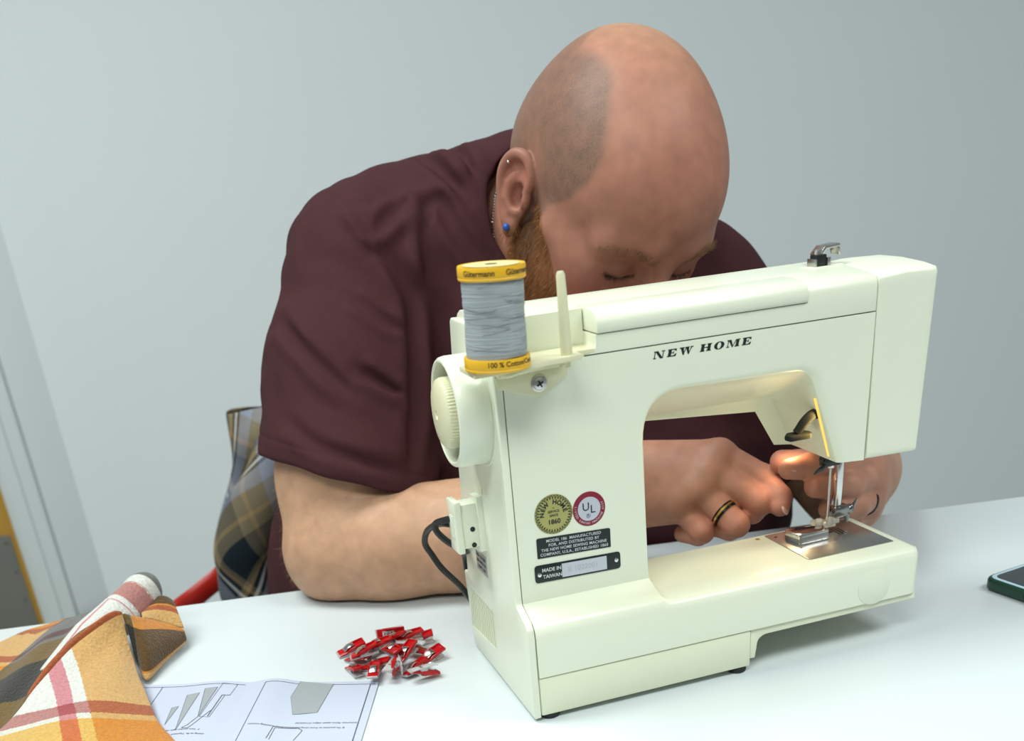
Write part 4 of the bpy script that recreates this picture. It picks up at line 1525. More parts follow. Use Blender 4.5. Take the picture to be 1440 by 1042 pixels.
# neck chain, laid round the neck just inside the collar
na = np.array(hw_((-.030, 0, -.045))); nb_ = np.array((.085, .495, .285))
pA = np.array((.0476, .4315, .3196))
cN = na + np.clip(((pA - na) @ (nb_ - na)) / ((nb_ - na) @ (nb_ - na)), 0, 1) * (nb_ - na)
e1 = (pA - cN) / np.linalg.norm(pA - cN)
e2 = np.array((.0455, .4213, .2957)) - cN; e2 -= e1 * (e2 @ e1); e2 /= np.linalg.norm(e2)
loop = []
for k in range(150):
    a = 2 * PI * k / 150
    dr = math.cos(a) * e1 + math.sin(a) * e2
    r_ = .11
    for _ in range(60):
        d_ = float(body((cN + dr * r_)[None])[0])
        if d_ < .0014 or r_ < .03: break
        r_ -= max(.0006, d_ * .7)
    loop.append(cN + dr * r_)
b = bmesh.new()
for k in range(150):
    p, q = Vector(loop[k]), Vector(loop[(k + 1) % 150])
    if (q - p).length > .012 or float(shirt(np.array([p]))[0]) < .0045: continue
    t_ = (q - p)
    qm = Vector((0, 0, 1)).rotation_difference(t_).to_matrix().to_4x4()
    lathe(b, [(.0003, -.0012), (.0013, -.0006), (.0013, .0006), (.0003, .0012)], 6, Matrix.Translation(p) @ qm)
ch = on_person(obj('neck_chain', b, M_SILVER)); ch['kind'] = 'stuff'
ep = EAR[-1]
M_BLUE = mat('blue_enamel', (.02, .10, .42), .25)
for nm, p, r_, m_ in (('ear_stud', ep(-.001, -.0265, .0095), .0033, M_BLUE), ('ear_stud', ep(-.0120, .0240, .0105), .0016, M_SILVER)):
    b = bmesh.new(); bmesh.ops.create_icosphere(b, subdivisions=2, radius=r_, matrix=Matrix.Translation(hw_(p)))
    on_person(obj(nm, b, m_, smooth=180))['label'] = 'blue ear stud' if m_ is M_BLUE else 'small silver ear stud'
# nails
M_NAIL = mat('fingernail', (.66, .36, .29), .25, spec=.6)
for c_, fw, up_ in (((.2480, .1555, .1215), (-.0214, -.006, .0018), (-.10, -.72, .68)), ((.2462, .1660, .0830), (-.0019, -.006, -.0062), (.62, -.72, .30))):
    fw = Vector(fw).normalized(); up_ = Vector(up_); up_ = (up_ - fw * up_.dot(fw)).normalized(); sd = fw.cross(up_)
    Mx = Matrix.Translation(c_) @ Matrix((fw, sd, up_)).transposed().to_4x4()
    b = bmesh.new(); bmesh.ops.create_uvsphere(b, u_segments=16, v_segments=8, radius=1, matrix=Mx @ Matrix.Diagonal((.0062, .0052, .0016, 1)))
    on_person(obj('fingernail', b, M_NAIL, smooth=180))

# ------------------------------------------------------------------ woven plaids: two colour ramps over a cloth coordinate
def plaid_mat(name, warp, weft, mode, period_u, period_v, rough=.9, bump=(500, .5), fuzz=0.0, avg=.5):
    m = bpy.data.materials.new(name)
    m.use_nodes = True
    nt = m.node_tree
    b = nt.nodes['Principled BSDF']
    b.inputs['Roughness'].default_value = rough
    b.inputs['Specular IOR Level'].default_value = .15
    b.inputs['Sheen Weight'].default_value = fuzz
    at = nt.nodes.new('ShaderNodeAttribute'); at.attribute_name = 'weave'
    tc = nt.nodes.new('ShaderNodeTexCoord')
    wob = nt.nodes.new('ShaderNodeTexNoise'); wob.inputs['Scale'].default_value = 700; wob.inputs['Detail'].default_value = 2
    nt.links.new(tc.outputs['Object'], wob.inputs['Vector'])
    sep = nt.nodes.new('ShaderNodeSeparateXYZ')
    nt.links.new(at.outputs['Vector'], sep.inputs[0])
    outs = []
    for k, (ramp, per) in enumerate(((warp, period_u), (weft, period_v))):
        w_ = nt.nodes.new('ShaderNodeMath'); w_.operation = 'MULTIPLY_ADD'
        nt.links.new(wob.outputs['Fac'], w_.inputs[0]); w_.inputs[1].default_value = .0034 if fuzz else .0006
        nt.links.new(sep.outputs[k], w_.inputs[2])
        d = nt.nodes.new('ShaderNodeMath'); d.operation = 'DIVIDE'
        nt.links.new(w_.outputs[0], d.inputs[0]); d.inputs[1].default_value = per
        f = nt.nodes.new('ShaderNodeMath'); f.operation = 'FRACT'
        nt.links.new(d.outputs[0], f.inputs[0])
        cr = nt.nodes.new('ShaderNodeValToRGB')
        cr.color_ramp.interpolation = 'CONSTANT'
        el = cr.color_ramp.elements
        while len(el) > 1:
            el.remove(el[-1])
        el[0].position = 0; el[0].color = (*ramp[0][1], 1)
        for pos, c in ramp[1:]:
            e = el.new(pos / per); e.color = (*c, 1)
        nt.links.new(f.outputs[0], cr.inputs[0])
        outs.append(cr.outputs[0])
    mx = nt.nodes.new('ShaderNodeMix'); mx.data_type = 'RGBA'; mx.blend_type = mode
    mx.inputs[0].default_value = 1.0 if mode == 'MULTIPLY' else avg
    nt.links.new(outs[0], mx.inputs[6]); nt.links.new(outs[1], mx.inputs[7])
    n2 = nt.nodes.new('ShaderNodeTexNoise'); n2.inputs['Scale'].default_value = bump[0]; n2.inputs['Detail'].default_value = 4
    nt.links.new(tc.outputs['Object'], n2.inputs['Vector'])
    rp = nt.nodes.new('ShaderNodeMapRange'); rp.inputs[1].default_value = .3; rp.inputs[2].default_value = .7; rp.inputs[3].default_value = .84; rp.inputs[4].default_value = 1.1
    nt.links.new(n2.outputs['Fac'], rp.inputs[0])
    ml = nt.nodes.new('ShaderNodeMix'); ml.data_type = 'RGBA'; ml.blend_type = 'MULTIPLY'; ml.inputs[0].default_value = 1
    nt.links.new(mx.outputs[2], ml.inputs[6]); nt.links.new(rp.outputs[0], ml.inputs[7])
    nt.links.new(ml.outputs[2], b.inputs['Base Color'])
    bp = nt.nodes.new('ShaderNodeBump'); bp.inputs['Strength'].default_value = bump[1]; bp.inputs['Distance'].default_value = .0015
    nt.links.new(n2.outputs['Fac'], bp.inputs['Height']); nt.links.new(bp.outputs['Normal'], b.inputs['Normal'])
    return m


class Sheets:
    """grids of cloth collected into one mesh with a cloth coordinate per vertex"""
    def __init__(s): s.v, s.f, s.w = [], [], []

    def grid(s, P, W, closed=False):
        P, W = np.asarray(P, float), np.asarray(W, float)
        n, m = P.shape[:2]
        o = len(s.v)
        s.v += P.reshape(-1, 3).tolist()
        s.w += W.reshape(-1, 2).tolist()
        for i in range(n - 1):
            for j in range(m if closed else m - 1):
                k = (j + 1) % m
                s.f.append((o + i * m + j, o + i * m + k, o + (i + 1) * m + k, o + (i + 1) * m + j))

    def build(s, name, m, thick, parent=None, inv=None):
        me = bpy.data.meshes.new(name)
        me.from_pydata(s.v, [], s.f)
        a = me.attributes.new('weave', 'FLOAT_VECTOR', 'POINT')
        a.data.foreach_set('vector', np.c_[np.array(s.w), np.zeros(len(s.w))].astype(f32).ravel())
        o = link(name, me, m, parent, 180)
        if thick:
            md = o.modifiers.new('thickness', 'SOLIDIFY'); md.thickness = thick; md.offset = 0
            md2 = o.modifiers.new('round', 'SUBSURF'); md2.levels = 1; md2.render_levels = 1
        return o


def curve_at(pts, n):
    """n points evenly along a smooth curve"""
    Q = np.array(spline(pts, 12))
    L = np.r_[0, np.cumsum(np.linalg.norm(np.diff(Q, axis=0), axis=1))]
    t = np.linspace(0, L[-1], n)
    return np.stack([np.interp(t, L, Q[:, k]) for k in range(3)], 1)


TANC, WHITE_, PINK_, GREY_, BLK_ = (.53, .31, .115), (.60, .59, .55), (.50, .20, .22), (.135, .13, .125), (.03, .028, .026)
L_, BAND, THIN, B_, D_ = (1, 1, 1), (.64, .29, .28), (1, .98, .92), (1, .62, .16), (.17, .15, .12)
M_FLEECE = plaid_mat('plaid_fleece', [(0, TANC), (.0485, WHITE_), (.058, PINK_), (.071, WHITE_), (.100, GREY_), (.135, TANC)],
                     [(0, L_), (.1185, BAND), (.136, THIN), (.1455, B_), (.185, D_), (.225, B_), (.235, BAND)], 'MULTIPLY', .25, .25, fuzz=.25, bump=(420, .9))
sh = Sheets()
rnd = np.random.default_rng(11)
# front flap: a fan from its peak between the ridge and the right edge
ridge = curve_at([(-0.3294, 0.205, 0.0518), (-0.3348, 0.2, 0.0526), (-0.3511, 0.185, 0.0473), (-0.3658, 0.17, 0.0415), (-0.3753, 0.155, 0.0366), (-0.3842, 0.14, 0.0307), (-0.3923, 0.125, 0.0249), (-0.3983, 0.11, 0.0193), (-0.412, 0.09, 0.0112), (-0.4366, 0.05, .007), (-.47, -.01, .006)], 60)
redge = curve_at([(-0.3294, 0.205, 0.0518), (-0.3293, 0.2, 0.0410), (-0.3262, 0.188, 0.0277), (-0.3220, 0.175, 0.0185), (-0.3160, 0.155, 0.0130), (-0.3081, 0.1337, 0.010), (-0.2975, 0.103, 0.0075), (-0.2874, 0.0755, 0.006), (-0.2694, 0.0407, 0.005), (-0.2341, -0.0248, 0.005)], 60)
A0 = np.array((-.3294, .205, .0518)); EU_ = np.array((.9491, .2734, .1564)); EV_ = np.array((.3064, -.9164, -.2576))
P = []
for i in range(60):
    row = []
    for j in range(28):
        t = j / 27
        p = ridge[i] * (1 - t) + redge[i] * t
        w = np.linalg.norm(ridge[i] - redge[i])
        p = p + np.array((0, -.25, 1)) * .10 * w * math.sin(PI * t) ** .9 * (1 - .5 * i / 60)
        p = p + np.array((0, 0, .0022)) * math.sin(t * 7 + i * .12) * min(1, i / 12) * math.sin(PI * t)
        row.append(p)
    P.append(row)
P = np.array(P)
U = (P - A0) @ EU_; Vv = (P - A0) @ EV_
sh.grid(P, np.stack([np.clip(-U, 0.0002, .094), np.clip(Vv + .34 * -U, .0005, .215)], -1))
# rolled hem along the ridge
rc = ridge[:26]
rows = []
for i, c in enumerate(rc):
    r_ = .0042 * min(1, (i + 1.5) / 4, (27 - i) / 8)
    rows.append([c + r_ * np.array((.5 * math.cos(a), .87 * math.cos(a) * .3, math.sin(a))) for a in np.linspace(0, 2 * PI, 11)[:-1]])
sh.grid(rows, np.tile(np.array((.02, .127)), (len(rows), 10, 1)), closed=True)
# sheet lying behind on the table
topc = curve_at([(-.56, .235, .005), (-.5036, .267, .005), (-0.473, 0.2947, 0.006), (-0.4562, 0.3165, 0.006), (-0.4407, 0.3253, 0.006), (-0.4138, 0.3259, 0.010), (-0.388, 0.3137, 0.016), (-.362, .29, .026)], 50)
botc = curve_at([(-.60, .02, .006), (-.50, .03, .006), (-.44, .045, .006), (-0.4130, 0.088, 0.0085), (-0.3935, 0.1245, 0.0215), (-0.3770, 0.1555, 0.0330), (-0.3600, 0.178, 0.0400), (-.342, .20, .044)], 50)
O_ = np.array((-.4218, .304)); E1 = np.array((.9864, -.1646)); WD = np.array((-.30, -.954))
A2 = np.linalg.inv(np.array([E1, WD]).T)
P, W = [], []
for i in range(50):
    pr, wr = [], []
    for j in range(40):
        t = j / 39
        p = topc[i] * (1 - t) + botc[i] * t
        lift = .012 * math.sin(PI * t) * (.35 + .65 * sstep(20, 44, i)) + .0035 * math.sin(i * .35 + t * 5) * math.sin(PI * t)
        p = p + np.array((0, 0, lift))
        u, v = A2 @ (p[:2] - O_)
        pr.append(p)
        wr.append((np.interp(u, [-.2, -.0001, .0, .042], [.245, .136, .134, .101]), np.interp(v, [-.03, -.006, .006, .060, .074, .082, .115, .165, .19], [.24, .238, .25 - .0005, .3685, .386, .3955, .435, .472, .482]) % .25 if v > .006 else np.interp(v, [-.06, -.006, .006], [.19, .234, .2495])))
    P.append(pr); W.append(wr)
sh.grid(P, W)
# the roll pointing up and right
ax_ = curve_at([(-0.3880, 0.160, 0.0200), (-0.3701, 0.19, 0.0271), (-0.3543, 0.215, 0.0337), (-0.3425, 0.238, 0.0386), (-0.3318, 0.258, 0.0431), (-0.3244, 0.272, 0.0475)], 40)
P, W = [], []
for i in range(46):
    if i < 40:
        c = ax_[i]; r_ = .0165 * (.55 + .45 * min(1, i / 16))
    else:
        a = (i - 39) / 6.01 * PI / 2
        d = ax_[39] - ax_[37]; d /= np.linalg.norm(d)
        c = ax_[39] + d * .0155 * math.sin(a); r_ = .0165 * max(.02, math.cos(a))
    T = ax_[min(i, 39)] - ax_[min(i, 39) - 1] if i else ax_[1] - ax_[0]
    T = T / np.linalg.norm(T)
    sdv = np.cross(T, (0, 0, 1.0)); sdv /= np.linalg.norm(sdv); up_ = np.cross(sdv, T)
    pr, wr = [], []
    for j in range(24):
        a = 2 * PI * j / 24
        wv = 1 + .08 * math.sin(3 * a + i * .12)
        pr.append(c + r_ * wv * (math.cos(a) * sdv * 1.05 + math.sin(a) * up_ * .95))
        s_ = i / 45
        q = math.cos(a)                       # 1 = right side
        u_ = np.interp(q, [-1, -.72, -.70, -.2, -.18, -.02, 0, 1], [.125, .105, .095, .085, .069, .060, .055, .050])
        if s_ > .88: u_ = .115
        if s_ > .60 and u_ < .099: u_ = .085
        v_ = np.interp(s_, [0, .66, .661, .80, .801, 1], [.05, .1180, .1190, .1355, .06, .08])
        wr.append((u_, v_))
    P.append(pr); W.append(wr)
sh.grid(P, W, closed=True)
# fold hanging to the right of the peak, and the corner behind it
topD = curve_at([(-0.3290, 0.207, 0.0515), (-0.3193, 0.225, 0.0385), (-0.3053, 0.237, 0.0265), (-0.2895, 0.240, 0.0160)], 26)
botD = curve_at([(-0.3230, 0.185, 0.016), (-0.3190, 0.1765, 0.006), (-0.3125, 0.1637, 0.004), (-0.3045, 0.195, 0.004), (-0.2885, 0.2352, 0.007)], 26)
P, W = [], []
for i in range(26):
    pr, wr = [], []
    for j in range(16):
        t = j / 15
        p = topD[i] * (1 - t) + botD[i] * t
        p = p + np.array((.5, -.6, .3)) * .010 * math.sin(PI * t) * math.sin(PI * min(1, i / 25))
        pr.append(p)
        wr.append((.12 if i < 4 else .02, .165 if t < .26 else (.20 if t < .93 else .05)))
    P.append(pr); W.append(wr)
sh.grid(P, W)
P, W = [], []
tE = curve_at([(-0.3260, 0.255, 0.0300), (-0.3147, 0.262, 0.0410), (-0.3047, 0.267, 0.0405), (-0.2985, 0.265, 0.0350)], 18)
bE = curve_at([(-0.3193, 0.228, 0.0365), (-0.3100, 0.236, 0.0290), (-0.3000, 0.2395, 0.0215), (-0.2890, 0.2415, 0.0165)], 18)
for i in range(18):
    pr, wr = [], []
    for j in range(14):
        t = j / 13
        pr.append(tE[i] * (1 - t) + bE[i] * t + np.array((0, -.2, 1)) * .004 * math.sin(PI * t))
        wr.append((.02, .20 if t < .42 else (.127 if t < .62 else .06)))
    P.append(pr); W.append(wr)
sh.grid(P, W)
fl = sh.build('plaid_fleece', M_FLEECE, .0028)
tag(fl, 'folded orange, tan and white plaid fleece lying on the table corner', 'fabric')

# ------------------------------------------------------------------ instruction booklet
M_PAPER = mat('white_paper', (.47, .50, .61), .7)
M_PGREY = mat('print_grey', (.30, .32, .34), .7)
M_PLINE = mat('print_line', (.10, .10, .12), .7)
G0 = np.array((-.2241, .1373)); GX_ = np.array((.1082, -.0302)); GX_ = GX_ / np.linalg.norm(GX_); GY_ = np.array((-.0151, -.0964)); GY_ = GY_ / np.linalg.norm(GY_)


def pz(x, y):
    """height of the open booklet above the table: it rises beside the gutter"""
    s_ = (np.array((x, y)) - G0)
    u = np.linalg.solve(np.array([GX_, GY_]).T, s_)[0]
    return .0012 + (.0042 * math.exp(-((u - .024) / .018) ** 2) if u > 0 else .0028 * math.exp(-((u + .026) / .024) ** 2))


def page(name, u0, u1, v1, parent, dz=0.0):
    b = bmesh.new()
    nu, nv = 26, 10
    R_ = []
    for i in range(nu + 1):
        row = []
        for j in range(nv + 1):
            p = G0 + GX_ * (u0 + (u1 - u0) * i / nu) + GY_ * (v1 * j / nv)
            row.append(b.verts.new((p[0], p[1], pz(*p) - dz)))
        R_.append(row)
    for i in range(nu):
        for j in range(nv):
            b.faces.new((R_[i][j], R_[i + 1][j], R_[i + 1][j + 1], R_[i][j + 1]))
    return obj(name, b, M_PAPER, parent, smooth=60)


bk = empty('instruction_booklet', (0, 0, 0))
tag(bk, 'open paper sewing instruction booklet with diagrams lying by the red clips', 'booklet')
p1 = page('page', 0, .1125, .215, bk); p2 = page('page', -.1180, 0, .215, bk)


def pline(b, pts, w, closed=False):
    P_ = [np.array(p) for p in pts] + ([np.array(pts[0])] if closed else [])
    for a, c in zip(P_[:-1], P_[1:]):
        d = c - a; L = np.linalg.norm(d)
        if L < 1e-6: continue
        nrm = np.array((-d[1], d[0])) / L * w / 2
        k = max(1, int(L / .006))
        for i in range(k):
            q0, q1 = a + d * i / k, a + d * (i + 1) / k
            b.faces.new([b.verts.new((x, y, pz(x, y) + .00022)) for x, y in (q0 - nrm, q1 - nrm, q1 + nrm, q0 + nrm)])


def pfill(b, pts):
    b.faces.new([b.verts.new((x, y, pz(x, y) + .00020)) for x, y in pts])


def loc_pt(u, v): return G0 + GX_ * u + GY_ * v


b = bmesh.new()
pfill(b, [(-0.1806, 0.1242), (-0.1532, 0.1128), (-0.1651, 0.0651), (-0.1842, 0.0663), (-0.1872, 0.0963)])
obj('printed_shape', b, M_PGREY, bk, smooth=0, recalc=False)
for t_ in ([(-0.2742, 0.1273), (-0.2636, 0.1267), (-0.2743, 0.0644)], [(-0.2599, 0.1329), (-0.2492, 0.1319), (-0.2591, 0.0813)], [(-0.2839, 0.1082), (-0.2783, 0.1083), (-0.285, 0.0785)]):
    b = bmesh.new(); pfill(b, t_)
    obj('printed_shape', b, M_PGREY, bk, smooth=0, recalc=False)
b = bmesh.new()
pline(b, [(-0.1806, 0.1242), (-0.1532, 0.1128), (-0.1651, 0.0651), (-0.1842, 0.0663), (-0.1872, 0.0963)], .0004, True)
pline(b, [(-0.1697, 0.1157), (-0.1586, 0.1105), (-0.1608, 0.0976), (-0.1725, 0.1029)], .0004, True)
pline(b, [(-.1640, .0935), (-.1600, .0920)], .0005)
for t_ in ([(-0.2742, 0.1273), (-0.2636, 0.1267), (-0.2743, 0.0644)], [(-0.2599, 0.1329), (-0.2492, 0.1319), (-0.2591, 0.0813)], [(-0.2839, 0.1082), (-0.2783, 0.1083), (-0.285, 0.0785)]):
    pline(b, t_, .0004, True)
pline(b, [(-0.2455, 0.1386), (-0.2332, 0.1337), (-0.2376, 0.1149), (-0.2416, 0.1155), (-0.2501, 0.0786), (-0.2581, 0.081)], .0004, True)
pline(b, [(-0.2376, 0.1149), (-.2440, .1160), (-.2515, .0800)], .0008)
pline(b, [(-0.2591, 0.0813), (-.2660, .0690), (-.2700, .0665), (-.2650, .0640), (-.2620, .0680), (-.2500, .0900)], .0006)
pline(b, [(-0.202, 0.03), (-0.1979, 0.0481), (-0.18, 0.0443), (-0.1757, 0.0381), (-0.1775, 0.0335), (-0.1817, 0.024)], .0006)
pline(b, [(-0.200, 0.028), (-0.1965, 0.0462), (-0.18, 0.0425)], .0005)
# frame lines, parallel to the page edges
pline(b, [loc_pt(u, .0055) for u in np.linspace(.0165, .1100, 20)], .0006)
pline(b, [loc_pt(u, .0055) for u in np.linspace(-.1180, -.002, 24)], .0006)
pline(b, [loc_pt(.0165, .0055), loc_pt(.0165, .21)], .0006)
pline(b, [loc_pt(.1060, .0055), loc_pt(.1060, .21)], .0009)
pline(b, [loc_pt(-.0760, .0055), loc_pt(-.0760, .21)], .0006)
obj('printed_lines', b, M_PLINE, bk, smooth=0, recalc=False)
rt_ = math.atan2(GX_[1], GX_[0]) + PI


def page_text(s_, size, u, v, ang=0.0):
    t = text_bm(s_, size, .00002, 'CENTER')
    p = loc_pt(u, v)
    M_ = Matrix.Translation((p[0], p[1], 0)) @ Matrix.Rotation(rt_ + ang, 4, 'Z')
    t.transform(M_)
    for vv in t.verts:
        vv.co.z = pz(vv.co.x, vv.co.y) + .00025
    obj('printed_text', t, M_PLINE, bk, smooth=0, recalc=False)


page_text('8. Pin pockets to front along placement lines, matching notches', .0030, .058, .0790)
page_text('and press. Baste upper edges of material.', .0030, .080, .0715)
page_text('7. Turn pocket right side out', .0030, -.036, .0840)
page_text('easing to fit. Topstitch along the edge', .0030, -.036, .0910)

# ------------------------------------------------------------------ red sewing clips
M_RED = mat('red_plastic', (.60, .006, .010), .18, spec=.6, trans=.30)
M_CLR = mat('clear_clip_plastic', (.90, .92, .93), .12, trans=.60, ior=1.4)
M_SPR = mat('spring_steel', (.70, .70, .68), .18, metal=1)


def make_clip():
    t = empty('sewing_clip')
    b = bmesh.new()
    prism(b, [(0, .0016), (.0022, .0030), (.0070, .0040), (.0120, .0052), (.0250, .0092), (.0262, .0090), (.0260, .0078), (.0125, .0036), (.0060, .0022), (.0010, .0008)], -.0046, .0046, 'y', r=.0004)
    for y in (-.0049, .0037):
        prism(b, [(.0065, .0026), (.0110, .0070), (.0165, .0086), (.0250, .0100), (.0255, .0080), (.0130, .0036)], y, y + .0012, 'y', r=.0003)
    box(b, (.0246, -.0049, .0074), (.0262, .0049, .0101), .0004)
    obj('upper_jaw', b, M_RED, t)
    b = bmesh.new()
    prism(b, [(0, .0002), (.0240, .0002), (.0258, .0010), (.0256, .0022), (.0235, .0014), (.0030, .0013), (.0010, .0024), (0, .0020)], -.0046, .0046, 'y', r=.0003)
    for y in (-.0044, .0034):
        prism(b, [(.0085, .0010), (.0100, .0044), (.0145, .0044), (.0160, .0010)], y, y + .0010, 'y', r=.0002)
    obj('lower_jaw', b, M_CLR, t)
    b = bmesh.new()
    pr = [(.0060, .0044), (.0100, .0078), (.0135, .0090), (.0160, .0084), (.0166, .0050), (.0158, .0008), (.0120, -.0002), (.0080, .0000), (.0080, .0005), (.0120, .0004), (.0152, .0013), (.0160, .0050), (.0155, .0078), (.0135, .0083), (.0103, .0071), (.0064, .0038)]
    prism(b, [(x, z + .0003) for x, z in pr], -.0028, .0028, 'y', r=.0001)
    obj('spring', b, M_SPR, t)
    return t


def copy_tree(o, parent=None):
    c = o.copy(); COL.objects.link(c)
    if parent is not None:
        c.parent = parent; c.matrix_parent_inverse = o.matrix_parent_inverse.copy()
    for ch in list(o.children):
        copy_tree(ch, c)
    return c


CLIPS = [  # x, y, yaw (deg, jaw to handle), roll, pitch, height, label
    (-.1390, .1720, 20, 12, 0, .000, 'red clip at the far left of the heap with its clear jaw sticking out'),
    (-.1040, .1905, 8, 80, 0, .003, 'red clip at the back of the heap standing on its edge'),
    (-.0790, .1745, 2, 10, 0, .000, 'red clip at the back right of the heap pointing right'),
    (-.1000, .1620, -40, 0, -10, .007, 'red clip lying high on the heap behind the middle'),
    (-.1150, .1510, 15, 0, 5, .009, 'red clip on top in the middle with a bright steel spring'),
    (-.1340, .1500, -50, 0, 0, .000, 'red clip leaning down the left side of the heap'),
    (-.1360, .1310, -68, 0, 0, .000, 'red clip at the front left with a clear jaw on the table'),
    (-.1190, .1130, 82, 0, 12, .001, 'red clip at the front left seen end on over the booklet corner'),
    (-.1035, .1120, 68, 178, 0, .012, 'upturned clip at the front with its clear jaw on top'),
    (-.0960, .1160, -84, 88, 0, .005, 'narrow red clip standing on edge at the front'),
    (-.0910, .1330, 50, 0, -8, .006, 'red clip lying across the middle right of the heap'),
    (-.0860, .1490, -25, 175, 0, .013, 'clip with its steel spring turned up on the right of the heap'),
    (-.0720, .1345, 38, 20, 0, .000, 'red clip at the right edge of the heap'),
    (-.0850, .1130, 35, -15, 0, .000, 'red clip at the front right pointing up and right'),
    (-.0790, .1010, 22, 172, 0, .0105, 'clip at the very front right lying on its red side'),
    (-.0950, .1560, 70, 0, 0, .000, 'red clip half buried under the back middle of the heap'),
    (-.1080, .1680, -20, 30, 0, .001, 'red clip at the back left of the middle'),
    (-.1220, .1610, 55, 0, 0, .000, 'red clip buried behind the left middle'),
    (-.1180, .1330, -12, 0, 0, .000, 'red clip low in the front middle of the heap'),
    (-.1020, .1370, -60, 15, 6, .008, 'red clip slanting over the middle towards the front'),
    (-.0880, .1620, 15, 0, 8, .008, 'red clip on top at the back right'),
    (-.1260, .1430, 5, 0, -6, .008, 'red clip on top at the left middle'),
]
proto = make_clip()
for i, (x, y, ya, ro, pi_, z, lab) in enumerate(CLIPS):
    o = proto if i == 0 else copy_tree(proto)
    R_ = Matrix.Rotation(math.radians(ya), 4, 'Z') @ Matrix.Rotation(math.radians(pi_), 4, 'Y') @ Matrix.Rotation(math.radians(ro), 4, 'X')
    Mx = R_ @ Matrix.Scale(.95, 4) @ Matrix.Translation((-.013, 0, 0))
    zmin = min((Mx @ Vector(c)).z for c in ((0, .0049, 0), (0, -.0049, 0), (.026, .0049, 0), (.026, -.0049, 0), (.026, .0049, .010), (.026, -.0049, .010), (.012, .005, .009), (.012, -.005, .009)))
    zz = (max(z, 0) if ro < 150 else z - .009) - zmin + .0004
    if x + .013 < -.11 and y < .125: zz += .0022
    o.matrix_world = Matrix.Translation((x, y, zz)) @ Mx
    tag(o, lab, 'clip', 'red sewing clips heaped on the table')

# ------------------------------------------------------------------ phone in a green case
M_CASE = mat('dark_green_case', (.010, .050, .028), .35)
M_SCRN = mat('phone_glass', (.035, .042, .048), .08, spec=.6)
M_BEZ = mat('phone_bezel', (.45, .62, .70), .3)
ph = empty('phone', (.4235, .1010, 0), math.radians(20))
tag(ph, 'phone in a dark green case lying at the right edge of the table', 'phone')
b = bmesh.new()
pl_ = round_poly([(0, 0 - .045), (.152, -.045), (.152, .031), (0, .031)], .012, 7)
prism(b, pl_, .0004, .0112, 'z', r=.0026, seg=3, ang=60)
cs = obj('case', b, M_CASE, ph)
b = bmesh.new(); prism(b, round_poly([(.0028, -.0422), (.1492, -.0422), (.1492, .0282), (.0028, .0282)], .0100, 7), .0108, .01145, 'z', r=.0002, ang=60); obj('bezel', b, M_BEZ, ph)
b = bmesh.new(); prism(b, round_poly([(.0062, -.0388), (.1458, -.0388), (.1458, .0248), (.0062, .0248)], .0075, 7), .0112, .01165, 'z', ang=60); obj('screen', b, M_SCRN, ph)
b = bmesh.new(); box(b, (-.0006, -.030, .0040), (.0004, -.012, .0080), .0004); box(b, (.0020, -.0460, .004), (.0005 + .030, -.0449, .008), .0004); obj('port_cutout', b, mat('case_recess', (.004, .012, .008), .5), cs)

# ------------------------------------------------------------------ chair with a flannel shirt over its back
M_REDC = mat('red_chair_plastic', (.42, .016, .010), .35)
ch_o = empty('chair', (.02, .68, FZ))
tag(ch_o, 'red plastic chair with metal legs the man sits on', 'chair')


def cp(name, b, m, parent=None):
    b.transform(Matrix.Translation((-.02, -.68, -FZ)))
    return obj(name, b, m, parent or ch_o)


SZ = -.40
b = bmesh.new()
rings = []
for (y, z, w) in ((.44, SZ - .012, .20), (.455, SZ, .215), (.60, SZ - .012, .225), (.76, SZ - .008, .225), (.80, SZ + .03, .225), (.815, SZ + .10, .228)):
    rings.append([(.02 + w * t, y, z + .016 * t * t) for t in np.linspace(-1, 1, 15)] + [(.02 + w * t, y + .004, z + .016 * t * t - .010) for t in np.linspace(1, -1, 15)])
loft(b, rings); cp('seat', b, M_REDC)
b = bmesh.new()
rings = []
for (z, y, w) in ((SZ + .08, .822, .23), (-.15, .845, .255), (-.02, .855, .26), (.055, .865, .25), (.075, .868, .235)):
    rings.append([(.02 + w * t, y - .03 * t * t, z) for t in np.linspace(-1, 1, 15)] + [(.02 + w * t, y - .03 * t * t + .010, z) for t in np.linspace(1, -1, 15)])
loft(b, rings); cp('backrest', b, M_REDC)
b = bmesh.new()
for sg in (-1, ):
    pts = [(.02 + sg * .25, .84, -.09), (.02 + sg * .352, .81, -.118), (.02 + sg * .372, .79, -.126), (.02 + sg * .405, .775, -.143), (.02 + sg * .440, .765, -.165), (.02 + sg * .455, .70, -.20), (.02 + sg * .44, .56, -.22)]
    tube(b, pts, .0155, 12, smooth_pts=5, flat=.45)
    tube(b, [(.02 + sg * .44, .57, -.22), (.02 + sg * .36, .56, -.36), (.02 + sg * .22, .58, SZ - .012)], .010, 10, smooth_pts=4)
    o_ = cp('armrest', b, M_REDC); b = bmesh.new()
b.free()
for sx, sy, tx, ty in ((-.20, .50, -.23, .46), (.24, .50, .27, .46), (-.20, .78, -.23, .86), (.24, .78, .27, .86)):
    b = bmesh.new(); tube(b, [(sx, sy, SZ - .012), (tx, ty, FZ + .001)], .0105, 12); cp('leg', b, M_LEG)

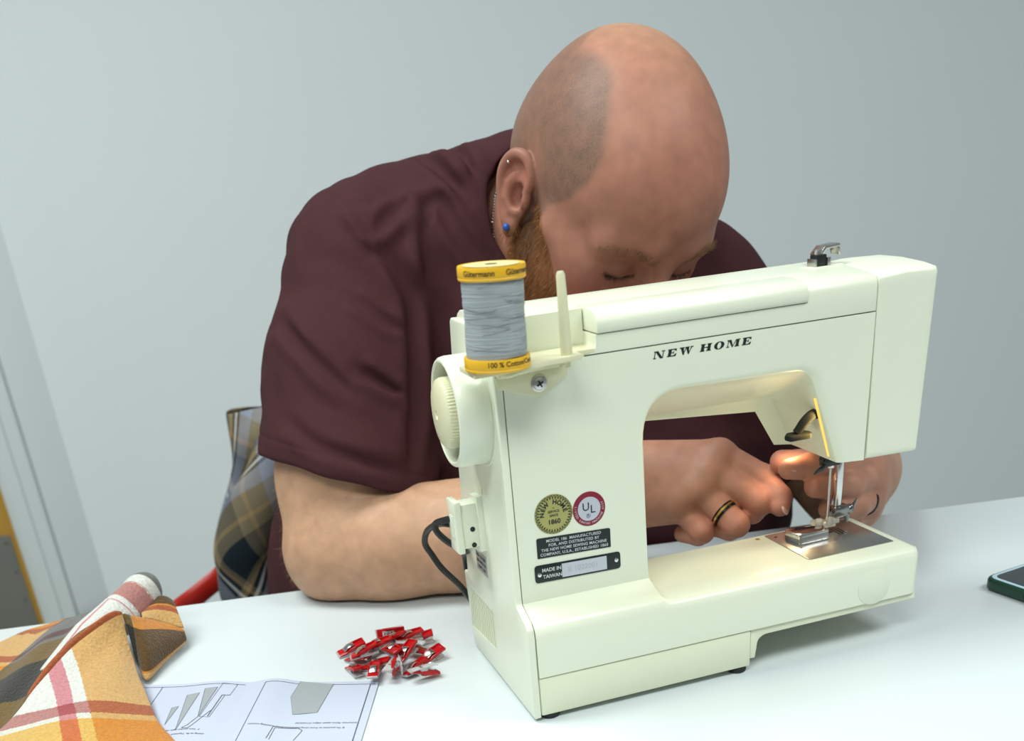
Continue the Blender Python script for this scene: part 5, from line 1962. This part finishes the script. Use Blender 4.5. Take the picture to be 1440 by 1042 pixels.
NAVY, KHAKI, GRB, WHT, TAN2 = (.012, .020, .028), (.185, .150, .095), (.235, .25, .31), (.62, .62, .60), (.32, .215, .105)
seq = [(0, NAVY), (.036, KHAKI), (.041, TAN2), (.046, NAVY), (.052, WHT), (.056, NAVY), (.061, GRB), (.084, KHAKI), (.108, TAN2), (.114, KHAKI)]
M_FLAN = plaid_mat('plaid_flannel', seq, seq, 'MIX', .130, .130, bump=(900, .4), avg=.45)
fs = Sheets()
zt = [.108, .0473, -.028, -.055, -.1, -.16, -.42]; xl = [-.290, -.306, -.329, -.338, -.342, -.346, -.36]
P, W = [], []
nr_, ncol = 44, 60
for i in range(nr_):
    t = i / (nr_ - 1)
    z = .100 - .46 * t
    x0 = np.interp(z, zt[::-1], xl[::-1])
    pr, wr = [], []
    for j in range(ncol):
        s_ = j / (ncol - 1) * 2 - 1                        # -1 back, +1 front
        a_ = abs(s_)
        x = x0 + (.30 - x0) * a_ ** 1.3
        thick = .045 * (1 - t * .35)
        y = .832 - .035 * (x / .3) ** 2 - math.copysign(thick * (1 - (1 - min(1, a_ * 7)) ** 2) ** .5, s_)
        y += .010 * math.sin(x * 42 + z * 9) * min(1, a_ * 5) + .006 * math.sin(z * 30 + x * 17)
        if i < 4: y += math.copysign(thick * (1 - i / 4) ** 2, s_) * min(1, a_ * 7)
        x += .006 * math.sin(z * 38)
        pr.append((x, y, z + (.012 * math.sin(x * 25) if i else 0) - .05 * max(0, x + .2) * (1 - t)))
        L = s_ * .62
        wr.append((.52 + L * .87 - z * .42 + .06, .585 - z * .90 - L * .42))
    P.append(pr); W.append(wr)
fs.grid(P, W)
# its sleeve, hanging in front
axs = curve_at([(-.225, .772, .062), (-.240, .768, .035), (-.271, .760, -.014), (-.303, .752, -.069), (-.308, .752, -.115), (-.309, .756, -.165), (-.300, .765, -.25)], 34)
P, W = [], []
for i in range(34):
    T = axs[min(i + 1, 33)] - axs[max(i - 1, 0)]; T /= np.linalg.norm(T)
    sdv = np.cross(T, (0, 1.0, 0)); sdv /= np.linalg.norm(sdv); fr = np.cross(sdv, T)
    r_ = .037 * (.70 + .30 * min(1, i / 12)) * (1 + .05 * math.sin(i * .9))
    pr, wr = [], []
    for j in range(22):
        a = 2 * PI * j / 22
        pr.append(axs[i] + r_ * math.cos(a) * sdv * (1 + .06 * math.sin(i * .7 + 2 * a)) + r_ * .62 * math.sin(a) * fr)
        d_ = a / (2 * PI) * .22
        wr.append((.06 + d_ * .75 + i * .0086 * .65, .02 + i * .0086 * .75 - d_ * .65))
    P.append(pr); W.append(wr)
fs.grid(P, W, closed=True)
fo = fs.build('flannel_shirt', M_FLAN, .002)
tag(fo, 'navy and khaki plaid flannel shirt hanging over the back of the red chair', 'shirt')
